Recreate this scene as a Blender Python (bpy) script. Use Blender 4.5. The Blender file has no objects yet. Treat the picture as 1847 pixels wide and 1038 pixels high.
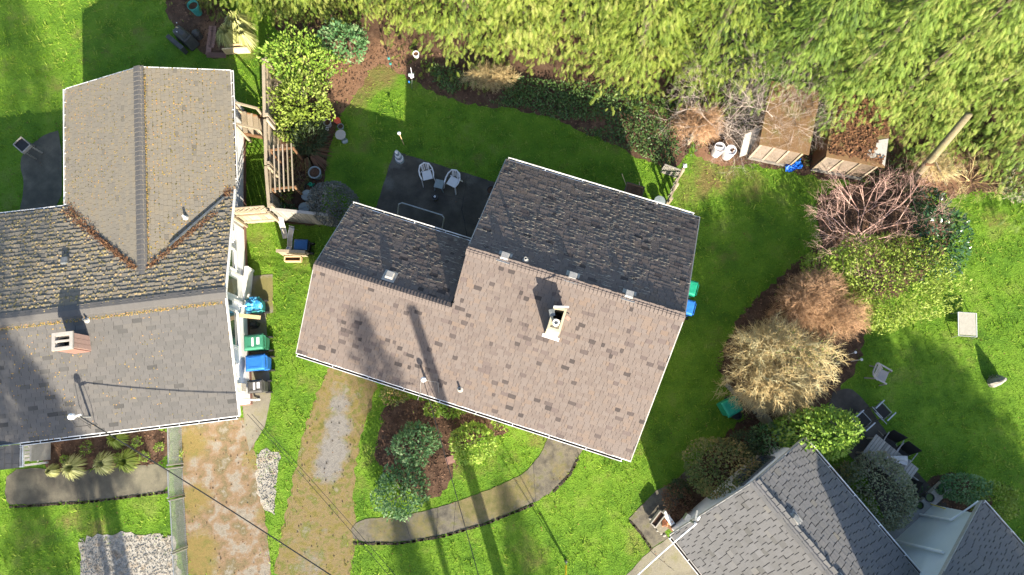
import bpy, math, random
import numpy as np
from math import radians as R, sin, cos, tan, pi, hypot, atan2
from mathutils import Vector, Matrix
from mathutils.geometry import delaunay_2d_cdt
random.seed(7)
rng = np.random.default_rng(11)
SC = bpy.context.scene
COL = SC.collection

# ------------------------------------------------------------------ camera
CAM_H, CAM_TILT, FPX = 25.0, R(11), 1231.0
cam = bpy.data.cameras.new('camera'); cam.sensor_width = 36; cam.lens = 36 * FPX / 1847
cam.clip_start = .1; cam.clip_end = 1000
cob = bpy.data.objects.new('camera', cam); COL.objects.link(cob)
cob.location = (0, 0, CAM_H); cob.rotation_euler = (CAM_TILT, 0, 0)
SC.camera = cob
# ------------------------------------------------------------------ light
SUN_EL = R(27.1); SUN_AZ = Vector((.298, -.955, 0)).normalized()     # horizontal direction towards the sun
sun = bpy.data.lights.new('sun', 'SUN'); sun.energy = 5.0; sun.angle = R(.53); sun.color = (1, .89, .72)
sob = bpy.data.objects.new('sun', sun); COL.objects.link(sob)
SUN_DIR = SUN_AZ * cos(SUN_EL) + Vector((0, 0, sin(SUN_EL)))
sob.rotation_euler = (-SUN_DIR).to_track_quat('-Z', 'Y').to_euler(); sob.location = (20, -40, 40)
world = bpy.data.worlds.new('World'); SC.world = world; world.use_nodes = True
wn = world.node_tree; bg = wn.nodes['Background']
sky = wn.nodes.new('ShaderNodeTexSky'); sky.sky_type = 'NISHITA'; sky.sun_disc = False
sky.sun_elevation = SUN_EL; sky.sun_rotation = atan2(SUN_AZ.x, SUN_AZ.y)
wn.links.new(sky.outputs[0], bg.inputs[0]); bg.inputs[1].default_value = .11; sky.ozone_density = 1.0; sky.dust_density = 1.5
SC.view_settings.view_transform = 'Standard'; SC.view_settings.look = 'None'
SC.view_settings.exposure = 1.75; SC.view_settings.gamma = 1; SC.view_settings.use_curve_mapping = False

# ------------------------------------------------------------------ helpers
def at(px, py, z=0.0):
    """world point at height z that stands at pixel (px,py) of the 1847x1038 photograph"""
    x = (px - 923.5) / FPX; y = -(py - 519) / FPX
    d = (x, y * cos(CAM_TILT) + sin(CAM_TILT), y * sin(CAM_TILT) - cos(CAM_TILT))
    t = (z - CAM_H) / d[2]
    return Vector((t * d[0], t * d[1], z))

def mesh_obj(name, V, F, mat, parent=None, loc=None, rotz=0, smooth=False, tint=None, mats=None, mi=None):
    me = bpy.data.meshes.new(name)
    V = np.asarray(V, dtype=np.float32)
    if isinstance(F, np.ndarray):
        n = F.shape[1]; nf = F.shape[0]
        me.vertices.add(len(V)); me.vertices.foreach_set('co', V.ravel())
        me.loops.add(nf * n); me.loops.foreach_set('vertex_index', F.astype(np.int32).ravel())
        me.polygons.add(nf); me.polygons.foreach_set('loop_start', np.arange(0, nf * n, n, dtype=np.int32))
        me.polygons.foreach_set('loop_total', np.full(nf, n, dtype=np.int32))
        me.update(calc_edges=True)
    else:
        me.from_pydata([tuple(v) for v in V.tolist()], [], F); me.update()
    for m in (mats or [mat]): me.materials.append(m)
    if mi is not None: me.polygons.foreach_set('material_index', np.asarray(mi, dtype=np.int32))
    if smooth: me.polygons.foreach_set('use_smooth', np.ones(len(me.polygons), dtype=bool))
    if tint is not None:
        a = me.attributes.new('tint', 'FLOAT', 'FACE'); a.data.foreach_set('value', np.asarray(tint, dtype=np.float32))
    o = bpy.data.objects.new(name, me); COL.objects.link(o)
    if parent: o.parent = parent
    if loc is not None: o.location = loc
    if rotz: o.rotation_euler.z = rotz
    return o

class MB:
    """collects simple solids into one mesh"""
    def __init__(s): s.v = []; s.f = []; s.t = []
    def add(s, vs, fs, t=None):
        b = len(s.v); s.v += [tuple(v) for v in vs]; s.f += [tuple(i + b for i in f) for f in fs]
        t = random.random() if t is None else t
        s.t += [t] * len(fs); return s
    def hexa(s, b4, t4, t=None):
        return s.add(list(b4) + list(t4), [(3, 2, 1, 0), (4, 5, 6, 7), (0, 1, 5, 4), (1, 2, 6, 5), (2, 3, 7, 6), (3, 0, 4, 7)], t)
    def box(s, c, d, rz=0, rx=0, ry=0, t=None, taper=1.0):
        m = Matrix.Rotation(rz, 3, 'Z') @ Matrix.Rotation(ry, 3, 'Y') @ Matrix.Rotation(rx, 3, 'X')
        c = Vector(c); h = [x / 2 for x in d]; q = [(-1, -1), (1, -1), (1, 1), (-1, 1)]
        return s.hexa([c + m @ Vector((a * h[0] * taper, b * h[1] * taper, -h[2])) for a, b in q], [c + m @ Vector((a * h[0], b * h[1], h[2])) for a, b in q], t)
    def bar(s, p, q, w, h, up=(0, 0, 1), t=None):
        p = Vector(p); q = Vector(q); d = (q - p).normalized(); up = Vector(up)
        if abs(d.dot(up)) > .98: up = Vector((1, 0, 0))
        x = d.cross(up).normalized() * w / 2; y = x.cross(d).normalized() * h / 2
        return s.hexa([p - x - y, p + x - y, p + x + y, p - x + y], [q - x - y, q + x - y, q + x + y, q - x + y], t)
    def tube(s, pts, r, n=6, t=None):
        pts = [Vector(p) for p in pts]; rs = r if isinstance(r, (list, tuple)) else [r] * len(pts)
        V = []; F = []
        for i, p in enumerate(pts):
            d = (pts[min(i + 1, len(pts) - 1)] - pts[max(i - 1, 0)]).normalized()
            u = Vector((0, 0, 1)) if abs(d.z) < .9 else Vector((1, 0, 0))
            x = d.cross(u).normalized(); y = x.cross(d)
            V += [p + (x * cos(2 * pi * k / n) + y * sin(2 * pi * k / n)) * rs[i] for k in range(n)]
        for i in range(len(pts) - 1):
            for k in range(n):
                a = i * n + k; b = i * n + (k + 1) % n; F.append((a, b, b + n, a + n))
        F.append(tuple(range(n - 1, -1, -1))); F.append(tuple(range(len(V) - n, len(V))))
        return s.add(V, F, t)
    def lathe(s, prof, c=(0, 0, 0), n=16, t=None, sx=1, sy=1):
        V = []; F = []
        for r, z in prof: V += [(c[0] + sx * r * cos(2 * pi * k / n), c[1] + sy * r * sin(2 * pi * k / n), c[2] + z) for k in range(n)]
        for i in range(len(prof) - 1):
            for k in range(n):
                a = i * n + k; b = i * n + (k + 1) % n; F.append((a, b, b + n, a + n))
        if prof[0][0] > 1e-5: F.append(tuple(range(n - 1, -1, -1)))
        if prof[-1][0] > 1e-5: F.append(tuple(range(len(V) - n, len(V))))
        return s.add(V, F, t)
    def prism(s, poly, z0, z1, t=None):
        n = len(poly); V = [(p[0], p[1], z0) for p in poly] + [(p[0], p[1], z1) for p in poly]
        F = [tuple(range(n - 1, -1, -1)), tuple(range(n, 2 * n))] + [(i, (i + 1) % n, (i + 1) % n + n, i + n) for i in range(n)]
        return s.add(V, F, t)
    def slab(s, poly3, thick, nrm=(0, 0, 1), t=None):
        nr = Vector(nrm) * thick; n = len(poly3)
        V = [Vector(p) - nr for p in poly3] + [Vector(p) for p in poly3]
        F = [tuple(range(n - 1, -1, -1)), tuple(range(n, 2 * n))] + [(i, (i + 1) % n, (i + 1) % n + n, i + n) for i in range(n)]
        return s.add(V, F, t)
    def build(s, name, mat, parent=None, loc=None, rotz=0, smooth=False):
        return mesh_obj(name, np.array(s.v), s.f, mat, parent, loc, rotz, smooth, s.t)

def bevel(o, w=.01, seg=2):
    m = o.modifiers.new('bevel', 'BEVEL'); m.width = w; m.segments = seg; m.limit_method = 'ANGLE'; return o
def tag(o, label, cat, group=None):
    o['label'] = label; o['category'] = cat
    if group: o['group'] = group
    return o
def thing(name, label, cat, loc=(0, 0, 0), rotz=0, group=None):
    o = bpy.data.objects.new(name, None); COL.objects.link(o); o.empty_display_size = .2
    o.location = loc; o.rotation_euler.z = rotz
    return tag(o, label, cat, group)
def part(mb, name, mat, parent, **k): return mb.build(name, mat, parent, **k)
def copy_tree(o, parent=None):
    c = o.copy(); COL.objects.link(c)
    if parent: c.parent = parent
    for ch in list(o.children): copy_tree(ch, c)
    return c

# ------------------------------------------------------------------ materials
def mat(name, cols, scale=6, rough=.8, bump=.2, fine=60, tint=0.0, spec=.3, metal=0, transl=0, objrand=0, fineamt=.25, stretch=None, blot=None, bdist=.02, coat=0):
    m = bpy.data.materials.new(name); m.use_nodes = True; nt = m.node_tree; N = nt.nodes; L = nt.links
    p = N['Principled BSDF']; p.inputs['Roughness'].default_value = rough; p.inputs['Metallic'].default_value = metal
    p.inputs['Specular IOR Level'].default_value = spec
    if coat: p.inputs['Coat Weight'].default_value = coat
    tc = N.new('ShaderNodeTexCoord'); src = tc.outputs['Object']
    if stretch:
        mp = N.new('ShaderNodeMapping'); mp.inputs['Scale'].default_value = stretch; L.new(src, mp.inputs[0]); src = mp.outputs[0]
    def noise(sc, det=4, ro=.6):
        n = N.new('ShaderNodeTexNoise'); n.inputs['Scale'].default_value = sc; n.inputs['Detail'].default_value = det; n.inputs['Roughness'].default_value = ro
        L.new(src, n.inputs['Vector']); return n.outputs['Fac']
    def math_(op, a, b):
        n = N.new('ShaderNodeMath'); n.operation = op
        for i, x in enumerate((a, b)):
            if isinstance(x, (int, float)): n.inputs[i].default_value = x
            else: L.new(x, n.inputs[i])
        return n.outputs[0]
    def ramp(f, cs, lo=.3, hi=.7):
        r = N.new('ShaderNodeValToRGB'); e = r.color_ramp.elements
        while len(e) < len(cs): e.new(.5)
        for i, c in enumerate(cs):
            e[i].position = lo + (hi - lo) * i / max(1, len(cs) - 1); e[i].color = (*c, 1)
        L.new(f, r.inputs[0]); return r.outputs[0]
    f = noise(scale); fn = noise(fine, 3, .7)
    if tint:
        at_ = N.new('ShaderNodeAttribute'); at_.attribute_name = 'tint'
        f = math_('ADD', math_('MULTIPLY', f, 1 - tint), math_('MULTIPLY', at_.outputs['Fac'], tint))
    if objrand:
        oi = N.new('ShaderNodeObjectInfo')
        f = math_('ADD', math_('MULTIPLY', f, 1 - objrand), math_('MULTIPLY', oi.outputs['Random'], objrand))
    lo, hi = (.3, .7) if not (tint or objrand) else (.15, .85)
    c = ramp(f, cols, lo, hi)
    if blot:          # second set of colours where the surface itself changes (moss, wear, bare soil)
        ab = N.new('ShaderNodeAttribute'); ab.attribute_name = 'blot'
        g = math_('ADD', ab.outputs['Fac'], math_('MULTIPLY', math_('SUBTRACT', noise(scale * 1.7, 5, .7), .5), 1.1))
        g2 = N.new('ShaderNodeMapRange'); g2.inputs[1].default_value = .3; g2.inputs[2].default_value = .7; L.new(g, g2.inputs[0])
        c2 = ramp(noise(scale * 1.3), blot)
        mx = N.new('ShaderNodeMix'); mx.data_type = 'RGBA'; L.new(g2.outputs[0], mx.inputs[0]); L.new(c, mx.inputs[6]); L.new(c2, mx.inputs[7]); c = mx.outputs[2]
    mr = N.new('ShaderNodeMapRange'); mr.inputs[1].default_value = .25; mr.inputs[2].default_value = .75
    mr.inputs[3].default_value = 1 - fineamt; mr.inputs[4].default_value = 1 + fineamt; L.new(fn, mr.inputs[0])
    hs = N.new('ShaderNodeHueSaturation'); L.new(c, hs.inputs['Color']); L.new(mr.outputs[0], hs.inputs['Value']); c = hs.outputs[0]
    L.new(c, p.inputs['Base Color'])
    if bump:
        b = N.new('ShaderNodeBump'); b.inputs['Strength'].default_value = bump; b.inputs['Distance'].default_value = bdist
        L.new(math_('ADD', fn, math_('MULTIPLY', noise(fine * .3, 3), 1.0)), b.inputs['Height']); L.new(b.outputs[0], p.inputs['Normal'])
    if transl:
        tr = N.new('ShaderNodeBsdfTranslucent'); L.new(c, tr.inputs[0]); ms = N.new('ShaderNodeMixShader'); ms.inputs[0].default_value = transl
        L.new(p.outputs[0], ms.inputs[1]); L.new(tr.outputs[0], ms.inputs[2]); L.new(ms.outputs[0], N['Material Output'].inputs[0])
    return m

G = {}
def M(key, *a, **k):
    G[key] = mat(key, *a, **k); return G[key]
M('lawn', [(0.054, 0.117, 0.014), (0.080, 0.163, 0.016), (0.112, 0.205, 0.020), (0.138, 0.198, 0.035)], scale=.9, fine=22, rough=.95, bump=.8, bdist=.06, fineamt=.35,
  blot=[(.12, .085, .035), (.15, .13, .045), (.10, .12, .03)], spec=.1)
M('grass', [(0.063, 0.143, 0.009), (0.113, 0.233, 0.016), (0.177, 0.303, 0.025), (0.278, 0.336, 0.069)], scale=1.2, rough=.9, bump=0, tint=.6, transl=.2, spec=.1)
M('concrete_moss', [(.055, .05, .042), (.09, .082, .065), (.125, .112, .085), (.10, .1, .045)], scale=3.2, fine=50, rough=.95, bump=.3, blot=[(.085, .085, .028), (.125, .11, .045), (.15, .12, .06)])
M('concrete_dark', [(0.041, 0.038, 0.032), (0.061, 0.055, 0.047), (0.090, 0.081, 0.067)], scale=1.6, fine=55, rough=.95, bump=.25, blot=[(.10, .10, .09), (.13, .12, .105)])
M('concrete_worn', [(.055, .05, .042), (.085, .078, .06), (.125, .113, .085)], scale=1.6, fine=55, rough=.95, bump=.25, blot=[(.13, .12, .085), (.17, .155, .11)])
M('concrete_pale', [(0.136, 0.124, 0.096), (0.184, 0.168, 0.128), (0.152, 0.144, 0.080)], scale=1.8, fine=55, rough=.95, bump=.25, blot=[(.13, .12, .045), (.17, .15, .06)])
M('driveway_moss', [(.085, .085, .02), (.14, .115, .035), (.16, .12, .06), (.10, .105, .022), (.17, .15, .10)], scale=2.3, fine=30, rough=.95, bump=.5, blot=[(.13, .12, .108), (.17, .16, .145), (.11, .105, .10)])
M('driveway_soil', [(.155, .13, .095), (.205, .185, .15), (.18, .122, .073), (.12, .098, .05), (.225, .205, .17)], scale=1.7, fine=26, rough=.95, bump=.5, blot=[(.13, .115, .035), (.17, .125, .045), (.10, .105, .025)])
M('gravel', [(.19, .175, .15), (.30, .285, .25), (.26, .21, .15)], scale=2.5, fine=28, rough=.95, bump=.8, fineamt=.45, blot=[(.25, .2, .12), (.3, .26, .2)])
M('mulch', [(.04, .022, .014), (.075, .042, .026), (.11, .068, .045)], scale=3, fine=40, rough=.95, bump=.9, fineamt=.5, blot=[(.15, .08, .045), (.2, .115, .07)])
M('chips', [(.035, .02, .014), (.09, .05, .03), (.17, .10, .065)], scale=3, tint=.8, rough=.9, bump=0)
M('shingle_tan', [(0.039, 0.032, 0.031), (0.093, 0.073, 0.068), (0.108, 0.087, 0.077), (0.117, 0.097, 0.088), (0.128, 0.094, 0.073)], scale=.7, fine=90, tint=.75, rough=.85, bump=.5, bdist=.006, fineamt=.22)
M('shingle_grey', [(0.044, 0.043, 0.041), (0.085, 0.082, 0.077), (0.101, 0.096, 0.091), (0.113, 0.104, 0.091)], scale=.6, fine=90, tint=.6, rough=.85, bump=.5, bdist=.006, fineamt=.22)
M('shingle_mossy', [(.095, .086, .068), (.14, .127, .104), (.16, .142, .11), (.178, .145, .095)], scale=.9, fine=90, tint=.5, rough=.9, bump=.5, bdist=.006, fineamt=.25)
M('shingle_stone', [(0.072, 0.071, 0.066), (0.099, 0.098, 0.098), (0.114, 0.113, 0.115), (0.126, 0.118, 0.099)], scale=.8, fine=90, tint=.5, objrand=.35, rough=.85, bump=.5, bdist=.006, fineamt=.2)
M('felt_dark', [(.03, .03, .032), (.05, .05, .05)], scale=3, fine=80, rough=.9)
M('moss', [(.06, .05, .022), (0.092, 0.081, 0.021), (0.218, 0.172, 0.040), (0.345, 0.218, 0.052), (0.345, 0.184, 0.081)], scale=1.5, tint=.7, rough=.95, bump=0)
M('moss_pale', [(.14, .115, .05), (.27, .215, .095), (.36, .28, .14), (.33, .23, .12)], scale=1.5, tint=.7, rough=.95, bump=0)
M('sun_streak', [(0.160, 0.144, 0.112), (0.240, 0.216, 0.168), (0.304, 0.272, 0.208)], scale=1.5, tint=.7, rough=.95, bump=0)  # pale tone that paints sunlit streaks on the main back slopes
M('litter', [(0.060, 0.026, 0.013), (0.120, 0.056, 0.026), (0.188, 0.098, 0.045)], scale=1.5, tint=.8, rough=.9, bump=0)
M('white_paint', [(.72, .72, .70), (.8, .8, .78)], scale=2, rough=.5, bump=.05, fineamt=.06)
M('white_siding', [(.62, .63, .64), (.74, .75, .75)], scale=1.2, rough=.6, bump=.05, fineamt=.05)
M('grey_siding', [(.48, .52, .54), (.56, .59, .6)], scale=1.2, rough=.6, bump=.05, fineamt=.05)
M('cream_siding', [(.5, .45, .36), (.58, .52, .42)], scale=1.2, rough=.6, bump=.05, fineamt=.06)
M('gutter_white', [(.42, .41, .38), (.62, .62, .6), (.74, .74, .72)], scale=3, rough=.55, bump=.05, fineamt=.12)
M('gutter_debris', [(.02, .018, .016), (.05, .035, .022)], scale=8, rough=.9)
M('trim_grey', [(0.246, 0.238, 0.221), (0.328, 0.320, 0.303)], scale=3, rough=.7)
M('glass', [(.04, .06, .06), (.08, .1, .1)], scale=1, rough=.08, bump=0, spec=.8)
M('dark', [(.012, .012, .013), (.022, .022, .023)], scale=6, rough=.6)
M('black_plastic', [(.015, .015, .017), (.03, .03, .032)], scale=5, rough=.45)
M('charcoal', [(.045, .045, .047), (.075, .073, .07)], scale=5, rough=.6)
M('metal', [(0.304, 0.320, 0.320), (0.440, 0.448, 0.448)], scale=8, rough=.4, metal=.7)
M('steel_dark', [(.1, .11, .11), (.2, .21, .21)], scale=8, rough=.5, metal=.6)
M('wood_weathered', [(.2, .16, .11), (.3, .25, .18), (.38, .32, .25)], scale=2, fine=40, rough=.9, tint=.5, stretch=(1, 1, .25))
M('wood_pale', [(.5, .36, .2), (.62, .47, .28)], scale=3, fine=40, rough=.8, tint=.4)
M('wood_brown', [(0.094, 0.050, 0.025), (0.158, 0.086, 0.043), (0.216, 0.122, 0.065)], scale=3, fine=40, rough=.9, tint=.5)
M('wood_grey', [(.16, .15, .13), (.25, .235, .21), (.33, .31, .28)], scale=3, fine=50, rough=.9, tint=.6)
M('ply', [(0.087, 0.062, 0.043), (0.161, 0.124, 0.093), (0.223, 0.186, 0.155)], scale=3, fine=30, rough=.9, tint=.5)
M('ply_white', [(0.262, 0.252, 0.231), (0.346, 0.336, 0.315)], scale=3, fine=30, rough=.8)
M('roof_ply', [(0.100, 0.060, 0.028), (0.145, 0.085, 0.040), (0.100, 0.085, 0.030)], scale=2, fine=30, rough=.9)
M('brick', [(.19, .10, .08), (.27, .165, .135), (.35, .24, .2)], scale=5, fine=60, tint=.7, rough=.9)
M('mortar', [(0.279, 0.254, 0.223), (0.347, 0.322, 0.291)], scale=5, rough=.9)
M('chimney_cream', [(0.346, 0.295, 0.202), (0.432, 0.382, 0.274)], scale=5, rough=.9)
M('terracotta', [(.35, .14, .07), (.45, .2, .11)], scale=6, rough=.8)
M('red_plastic', [(.55, .09, .05), (.66, .14, .08)], scale=6, rough=.5)
M('bin_green', [(.01, .20, .12), (.015, .27, .165)], scale=3, rough=.4, fineamt=.22, bump=.1)
M('bin_green_dull', [(.03, .16, .095), (.05, .22, .14)], scale=3, rough=.5, fineamt=.22, bump=.1)
M('bin_blue', [(.02, .12, .42), (.03, .17, .52)], scale=3, rough=.4, fineamt=.22, bump=.1)
M('bin_blue_dull', [(.015, .06, .16), (.02, .085, .22)], scale=3, rough=.4, fineamt=.22, bump=.1)
M('bag_blue', [(.01, .12, .35), (.05, .3, .55), (.2, .55, .7)], scale=7, rough=.3, spec=.6)
M('tarp_blue', [(.01, .1, .5), (.02, .17, .65)], scale=5, rough=.4)
M('teal', [(.03, .2, .19), (.05, .27, .25)], scale=5, rough=.5)
M('grey_plastic', [(.16, .2, .21), (.22, .26, .27)], scale=5, rough=.5)
M('white_plastic', [(0.561, 0.561, 0.578), (0.646, 0.646, 0.663)], scale=3, rough=.4, bump=0, fineamt=.04)
M('beige_plastic', [(.42, .38, .32), (.5, .46, .4)], scale=3, rough=.5, bump=0, fineamt=.05)
M('canvas', [(0.264, 0.254, 0.218), (0.317, 0.304, 0.264)], scale=8, fine=120, rough=.9)
M('taupe_plastic', [(.27, .25, .24), (.34, .31, .3)], scale=3, rough=.5, bump=0, fineamt=.05)
M('umbrella_cloth', [(.35, .34, .33), (.5, .49, .48)], scale=5, rough=.8)
M('black_mesh', [(.008, .008, .008), (.016, .016, .016)], scale=5, rough=.7)
M('stone', [(0.136, 0.129, 0.116), (0.258, 0.245, 0.218), (0.340, 0.320, 0.286)], scale=5, fine=40, rough=.9, bump=.6, blot=[(.05, .07, .02), (.08, .1, .03)])
M('yellow', [(.6, .45, .02), (.7, .55, .04)], scale=5, rough=.5)
M('cable', [(.02, .02, .02), (.035, .035, .035)], scale=5, rough=.6)
M('bark', [(.09, .07, .055), (.16, .13, .1)], scale=6, fine=30, rough=.95, bump=.6)
M('pole_wood', [(0.124, 0.099, 0.056), (0.186, 0.155, 0.093), (0.149, 0.143, 0.062)], scale=2, fine=20, rough=.9, bump=.5)
M('twig_grey', [(0.253, 0.207, 0.172), (0.414, 0.345, 0.299), (0.529, 0.460, 0.414)], scale=2, tint=.7, rough=.9, bump=0)
M('twig_red', [(0.295, 0.174, 0.148), (0.522, 0.330, 0.278), (0.696, 0.504, 0.418)], scale=2, tint=.7, rough=.9, bump=0)
M('twig_tan', [(0.358, 0.256, 0.118), (0.615, 0.478, 0.236), (0.615, 0.600, 0.369)], scale=2, tint=.7, rough=.9, bump=0, transl=.2)
M('twig_brown', [(0.264, 0.168, 0.090), (0.462, 0.286, 0.162), (0.660, 0.437, 0.270)], scale=2, tint=.7, rough=.9, bump=0, transl=.2)
def leafmat(k, cols, tr=.3, rough=.6, spec=.3): return M(k, cols, scale=1.5, tint=.7, objrand=.22 if 'cedar' in k else 0, rough=rough, bump=0, transl=tr, spec=spec, fineamt=.15)
leafmat('leaf_cedar', [(0.042, 0.085, 0.009), (0.106, 0.162, 0.017), (0.179, 0.235, 0.030), (0.272, 0.282, 0.076)], tr=.15)
leafmat('leaf_cedar_green', [(0.047, 0.092, 0.015), (0.105, 0.177, 0.024), (0.168, 0.244, 0.036), (0.251, 0.280, 0.068)], tr=.15)
leafmat('leaf_bright', [(0.060, 0.120, 0.014), (0.132, 0.240, 0.024), (0.216, 0.324, 0.042), (0.312, 0.372, 0.084)])
leafmat('leaf_lime', [(0.081, 0.122, 0.016), (0.172, 0.243, 0.028), (0.253, 0.331, 0.054), (0.334, 0.386, 0.109)])
leafmat('leaf_rhodo', [(.045, .085, .02), (.085, .14, .035), (.13, .19, .06), (.22, .25, .12)], rough=.45)
leafmat('leaf_laurel', [(.015, .045, .015), (.03, .08, .025), (.06, .13, .04)], rough=.22, spec=.7, tr=.15)
leafmat('leaf_dark', [(0.023, 0.042, 0.018), (0.046, 0.072, 0.029), (0.078, 0.104, 0.046)], tr=.2)
leafmat('leaf_shrub', [(0.041, 0.101, 0.034), (0.074, 0.176, 0.061), (0.135, 0.243, 0.095), (0.216, 0.297, 0.149)], rough=.5)
leafmat('leaf_grey', [(0.058, 0.065, 0.058), (0.104, 0.111, 0.101), (0.156, 0.156, 0.143)], tr=.15)
leafmat('leaf_olive', [(0.079, 0.124, 0.035), (0.140, 0.176, 0.053), (0.246, 0.220, 0.079), (0.386, 0.246, 0.105)])
leafmat('leaf_sage', [(0.091, 0.117, 0.065), (0.169, 0.195, 0.111), (0.247, 0.260, 0.156), (0.286, 0.221, 0.169)])
leafmat('leaf_ivy', [(.03, .065, .022), (.07, .135, .035), (.13, .19, .06)], rough=.35)
leafmat('leaf_pampas', [(0.240, 0.255, 0.090), (0.405, 0.420, 0.150), (0.600, 0.600, 0.300)])
leafmat('leaf_flower', [(.5, .06, .03), (.6, .3, .04), (.2, .25, .05)])
leafmat('leaf_fern_red', [(.1, .05, .03), (.18, .09, .05), (.08, .09, .035)])

# ------------------------------------------------------------------ ground sheets
EXCL = []; SOFT = []
def pip(P, poly):
    x, y = P[:, 0], P[:, 1]; ins = np.zeros(len(P), bool); n = len(poly)
    for i in range(n):
        x1, y1 = poly[i]; x2, y2 = poly[(i + 1) % n]
        if y1 == y2: continue
        c = ((y1 > y) != (y2 > y)) & (x < (x2 - x1) * (y - y1) / (y2 - y1) + x1); ins ^= c
    return ins
def blots_at(P, blots):
    b = np.zeros(len(P))
    for (px, py, r, v) in blots:
        c = at(px, py); d = np.hypot(P[:, 0] - c.x, P[:, 1] - c.y) / (r / 48.)
        b = np.maximum(b, v * np.clip(1.5 - d, 0, 1))
    return b
def add_blot(o, vals):
    a = o.data.attributes.new('blot', 'FLOAT', 'POINT'); a.data.foreach_set('value', np.asarray(vals, np.float32))
def sheet(name, pts, m, lvl, jit=.03, blots=(), step=.15, excl=True, world=False, kind='structure', smooth_iter=1):
    P = [Vector(p).to_2d() for p in pts] if world else [at(*p).to_2d() for p in pts]
    for _ in range(smooth_iter):       # corner cutting for ragged natural outlines
        Q = []
        for i in range(len(P)):
            a, b = P[i], P[(i + 1) % len(P)]; Q += [a * .75 + b * .25, a * .25 + b * .75]
        P = Q
    O = []
    for i in range(len(P)):
        a, b = P[i], P[(i + 1) % len(P)]; n = max(1, int((b - a).length / step)); d = (b - a).normalized(); nn = Vector((-d.y, d.x))
        for k in range(n): O.append(a + (b - a) * k / n + nn * random.uniform(-jit, jit))
    poly = [(p.x, p.y) for p in O]
    xs = [p[0] for p in poly]; ys = [p[1] for p in poly]; st = .22
    gx, gy = np.meshgrid(np.arange(min(xs), max(xs), st), np.arange(min(ys), max(ys), st)); gp = np.stack([gx.ravel(), gy.ravel()], 1)
    gp = gp[pip(gp, poly)]
    vs = O + [Vector(p) for p in gp.tolist()]
    r = delaunay_2d_cdt(vs, [], [list(range(len(O)))], 1, 1e-5)
    V = np.array([(p.x, p.y, lvl * .004) for p in r[0]]); F = [tuple(f) for f in r[2]]
    o = mesh_obj(name, V, F, m); o['kind'] = kind
    add_blot(o, blots_at(V, blots))
    if excl: (SOFT if jit >= .05 and excl != 'hard' else EXCL).append(poly)
    return o
# ================================================================== GROUND
xs = np.concatenate([[-400, -120, -50], np.arange(-26, 26.01, .3), [50, 120, 400]]); ys = np.concatenate([[-400, -120, -50], np.arange(-14, 26.01, .3), [60, 140, 400]])
gx, gy = np.meshgrid(xs, ys); GV = np.stack([gx.ravel(), gy.ravel(), np.zeros(gx.size)], 1); nx = len(xs); ny = len(ys)
ii, jj = np.meshgrid(np.arange(nx - 1), np.arange(ny - 1)); a = (jj * nx + ii).ravel()
ground = mesh_obj('ground', GV, np.stack([a, a + 1, a + nx + 1, a + nx], 1), G['lawn']); ground['kind'] = 'structure'
LAWN_BLOTS = [(170, 90, 50, .35), (75, 165, 45, .3), (690, 130, 40, .75), (650, 150, 40, .8), (640, 185, 28, .7), (430, 240, 24, .6), (455, 95, 22, .5), (1290, 310, 50, .7),
    (1250, 340, 40, .6), (1345, 330, 45, .5), (1240, 390, 30, .4), (1330, 320, 40, .4), (1400, 340, 60, .3), (970, 790, 30, .5), (845, 790, 40, .3), (905, 830, 40, .4), (455, 430, 22, .45), (490, 640, 16, .5),
    (485, 560, 14, .5), (1740, 620, 70, .3), (1640, 640, 40, .3), (1700, 520, 60, .25), (130, 940, 30, .5), (60, 960, 40, .4), (180, 955, 24, .6), (205, 985, 24, .6), (960, 1000, 40, .45), (1160, 990, 40, .4),
    (560, 690, 24, .5), (640, 440, 30, .2), (950, 300, 24, .4), (1010, 330, 24, .3), (1290, 600, 40, .3), (1220, 600, 30, .25), (1300, 500, 60, .2), (1450, 430, 60, .25), (1500, 470, 40, .25)]
_r = random.Random(5)
LAWN_BLOTS += [(_r.uniform(0, 1847), _r.uniform(0, 1038), _r.uniform(8, 30), _r.uniform(.2, .5)) for _ in range(260)]
add_blot(ground, blots_at(GV, LAWN_BLOTS))

sheet('bed_soil', [(480, -160), (1250, -160), (1250, 210), (1240, 300), (1180, 300), (1110, 262), (1030, 228), (960, 200), (850, 190), (795, 172), (745, 148), (700, 118), (668, 120), (650, 160), (630, 190), (612, 212), (575, 190), (560, 95), (480, 40)], G['mulch'], 1, jit=.08,
      blots=[(620, 120, 60, .9), (700, 105, 50, .8), (630, 175, 40, .9), (1090, 220, 40, .5), (1200, 250, 40, .6)])
sheet('bed_soil', [(478, 60), (575, 95), (612, 205), (606, 240), (588, 290), (586, 340), (575, 372), (590, 410), (490, 400)], G['mulch'], 2, jit=.05)
sheet('bed_soil', [(1235, -160), (1900, -160), (1900, 350), (1760, 345), (1700, 360), (1640, 340), (1560, 330), (1460, 320), (1420, 306), (1340, 296), (1290, 300), (1240, 270)], G['mulch'], .5, jit=.08, blots=[(1290, 280, 40, .9), (1700, 310, 60, .7), (1560, 240, 60, .5)])
sheet('bed_soil', [(300, -10), (415, -10), (415, 104), (372, 108), (352, 78), (318, 52), (300, 30)], G['mulch'], 1, jit=.06, blots=[(390, 60, 40, .7)])
sheet('bed_soil', [(74, 778), (306, 762), (306, 838), (200, 842), (110, 852), (78, 850)], G['mulch'], 1, jit=.03)
sheet('bed_soil', [(690, 730), (760, 715), (900, 760), (925, 785), (850, 790), (818, 830), (820, 850), (800, 890), (770, 905), (700, 860), (672, 820), (688, 780)], G['mulch'], 1, jit=.06)
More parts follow.
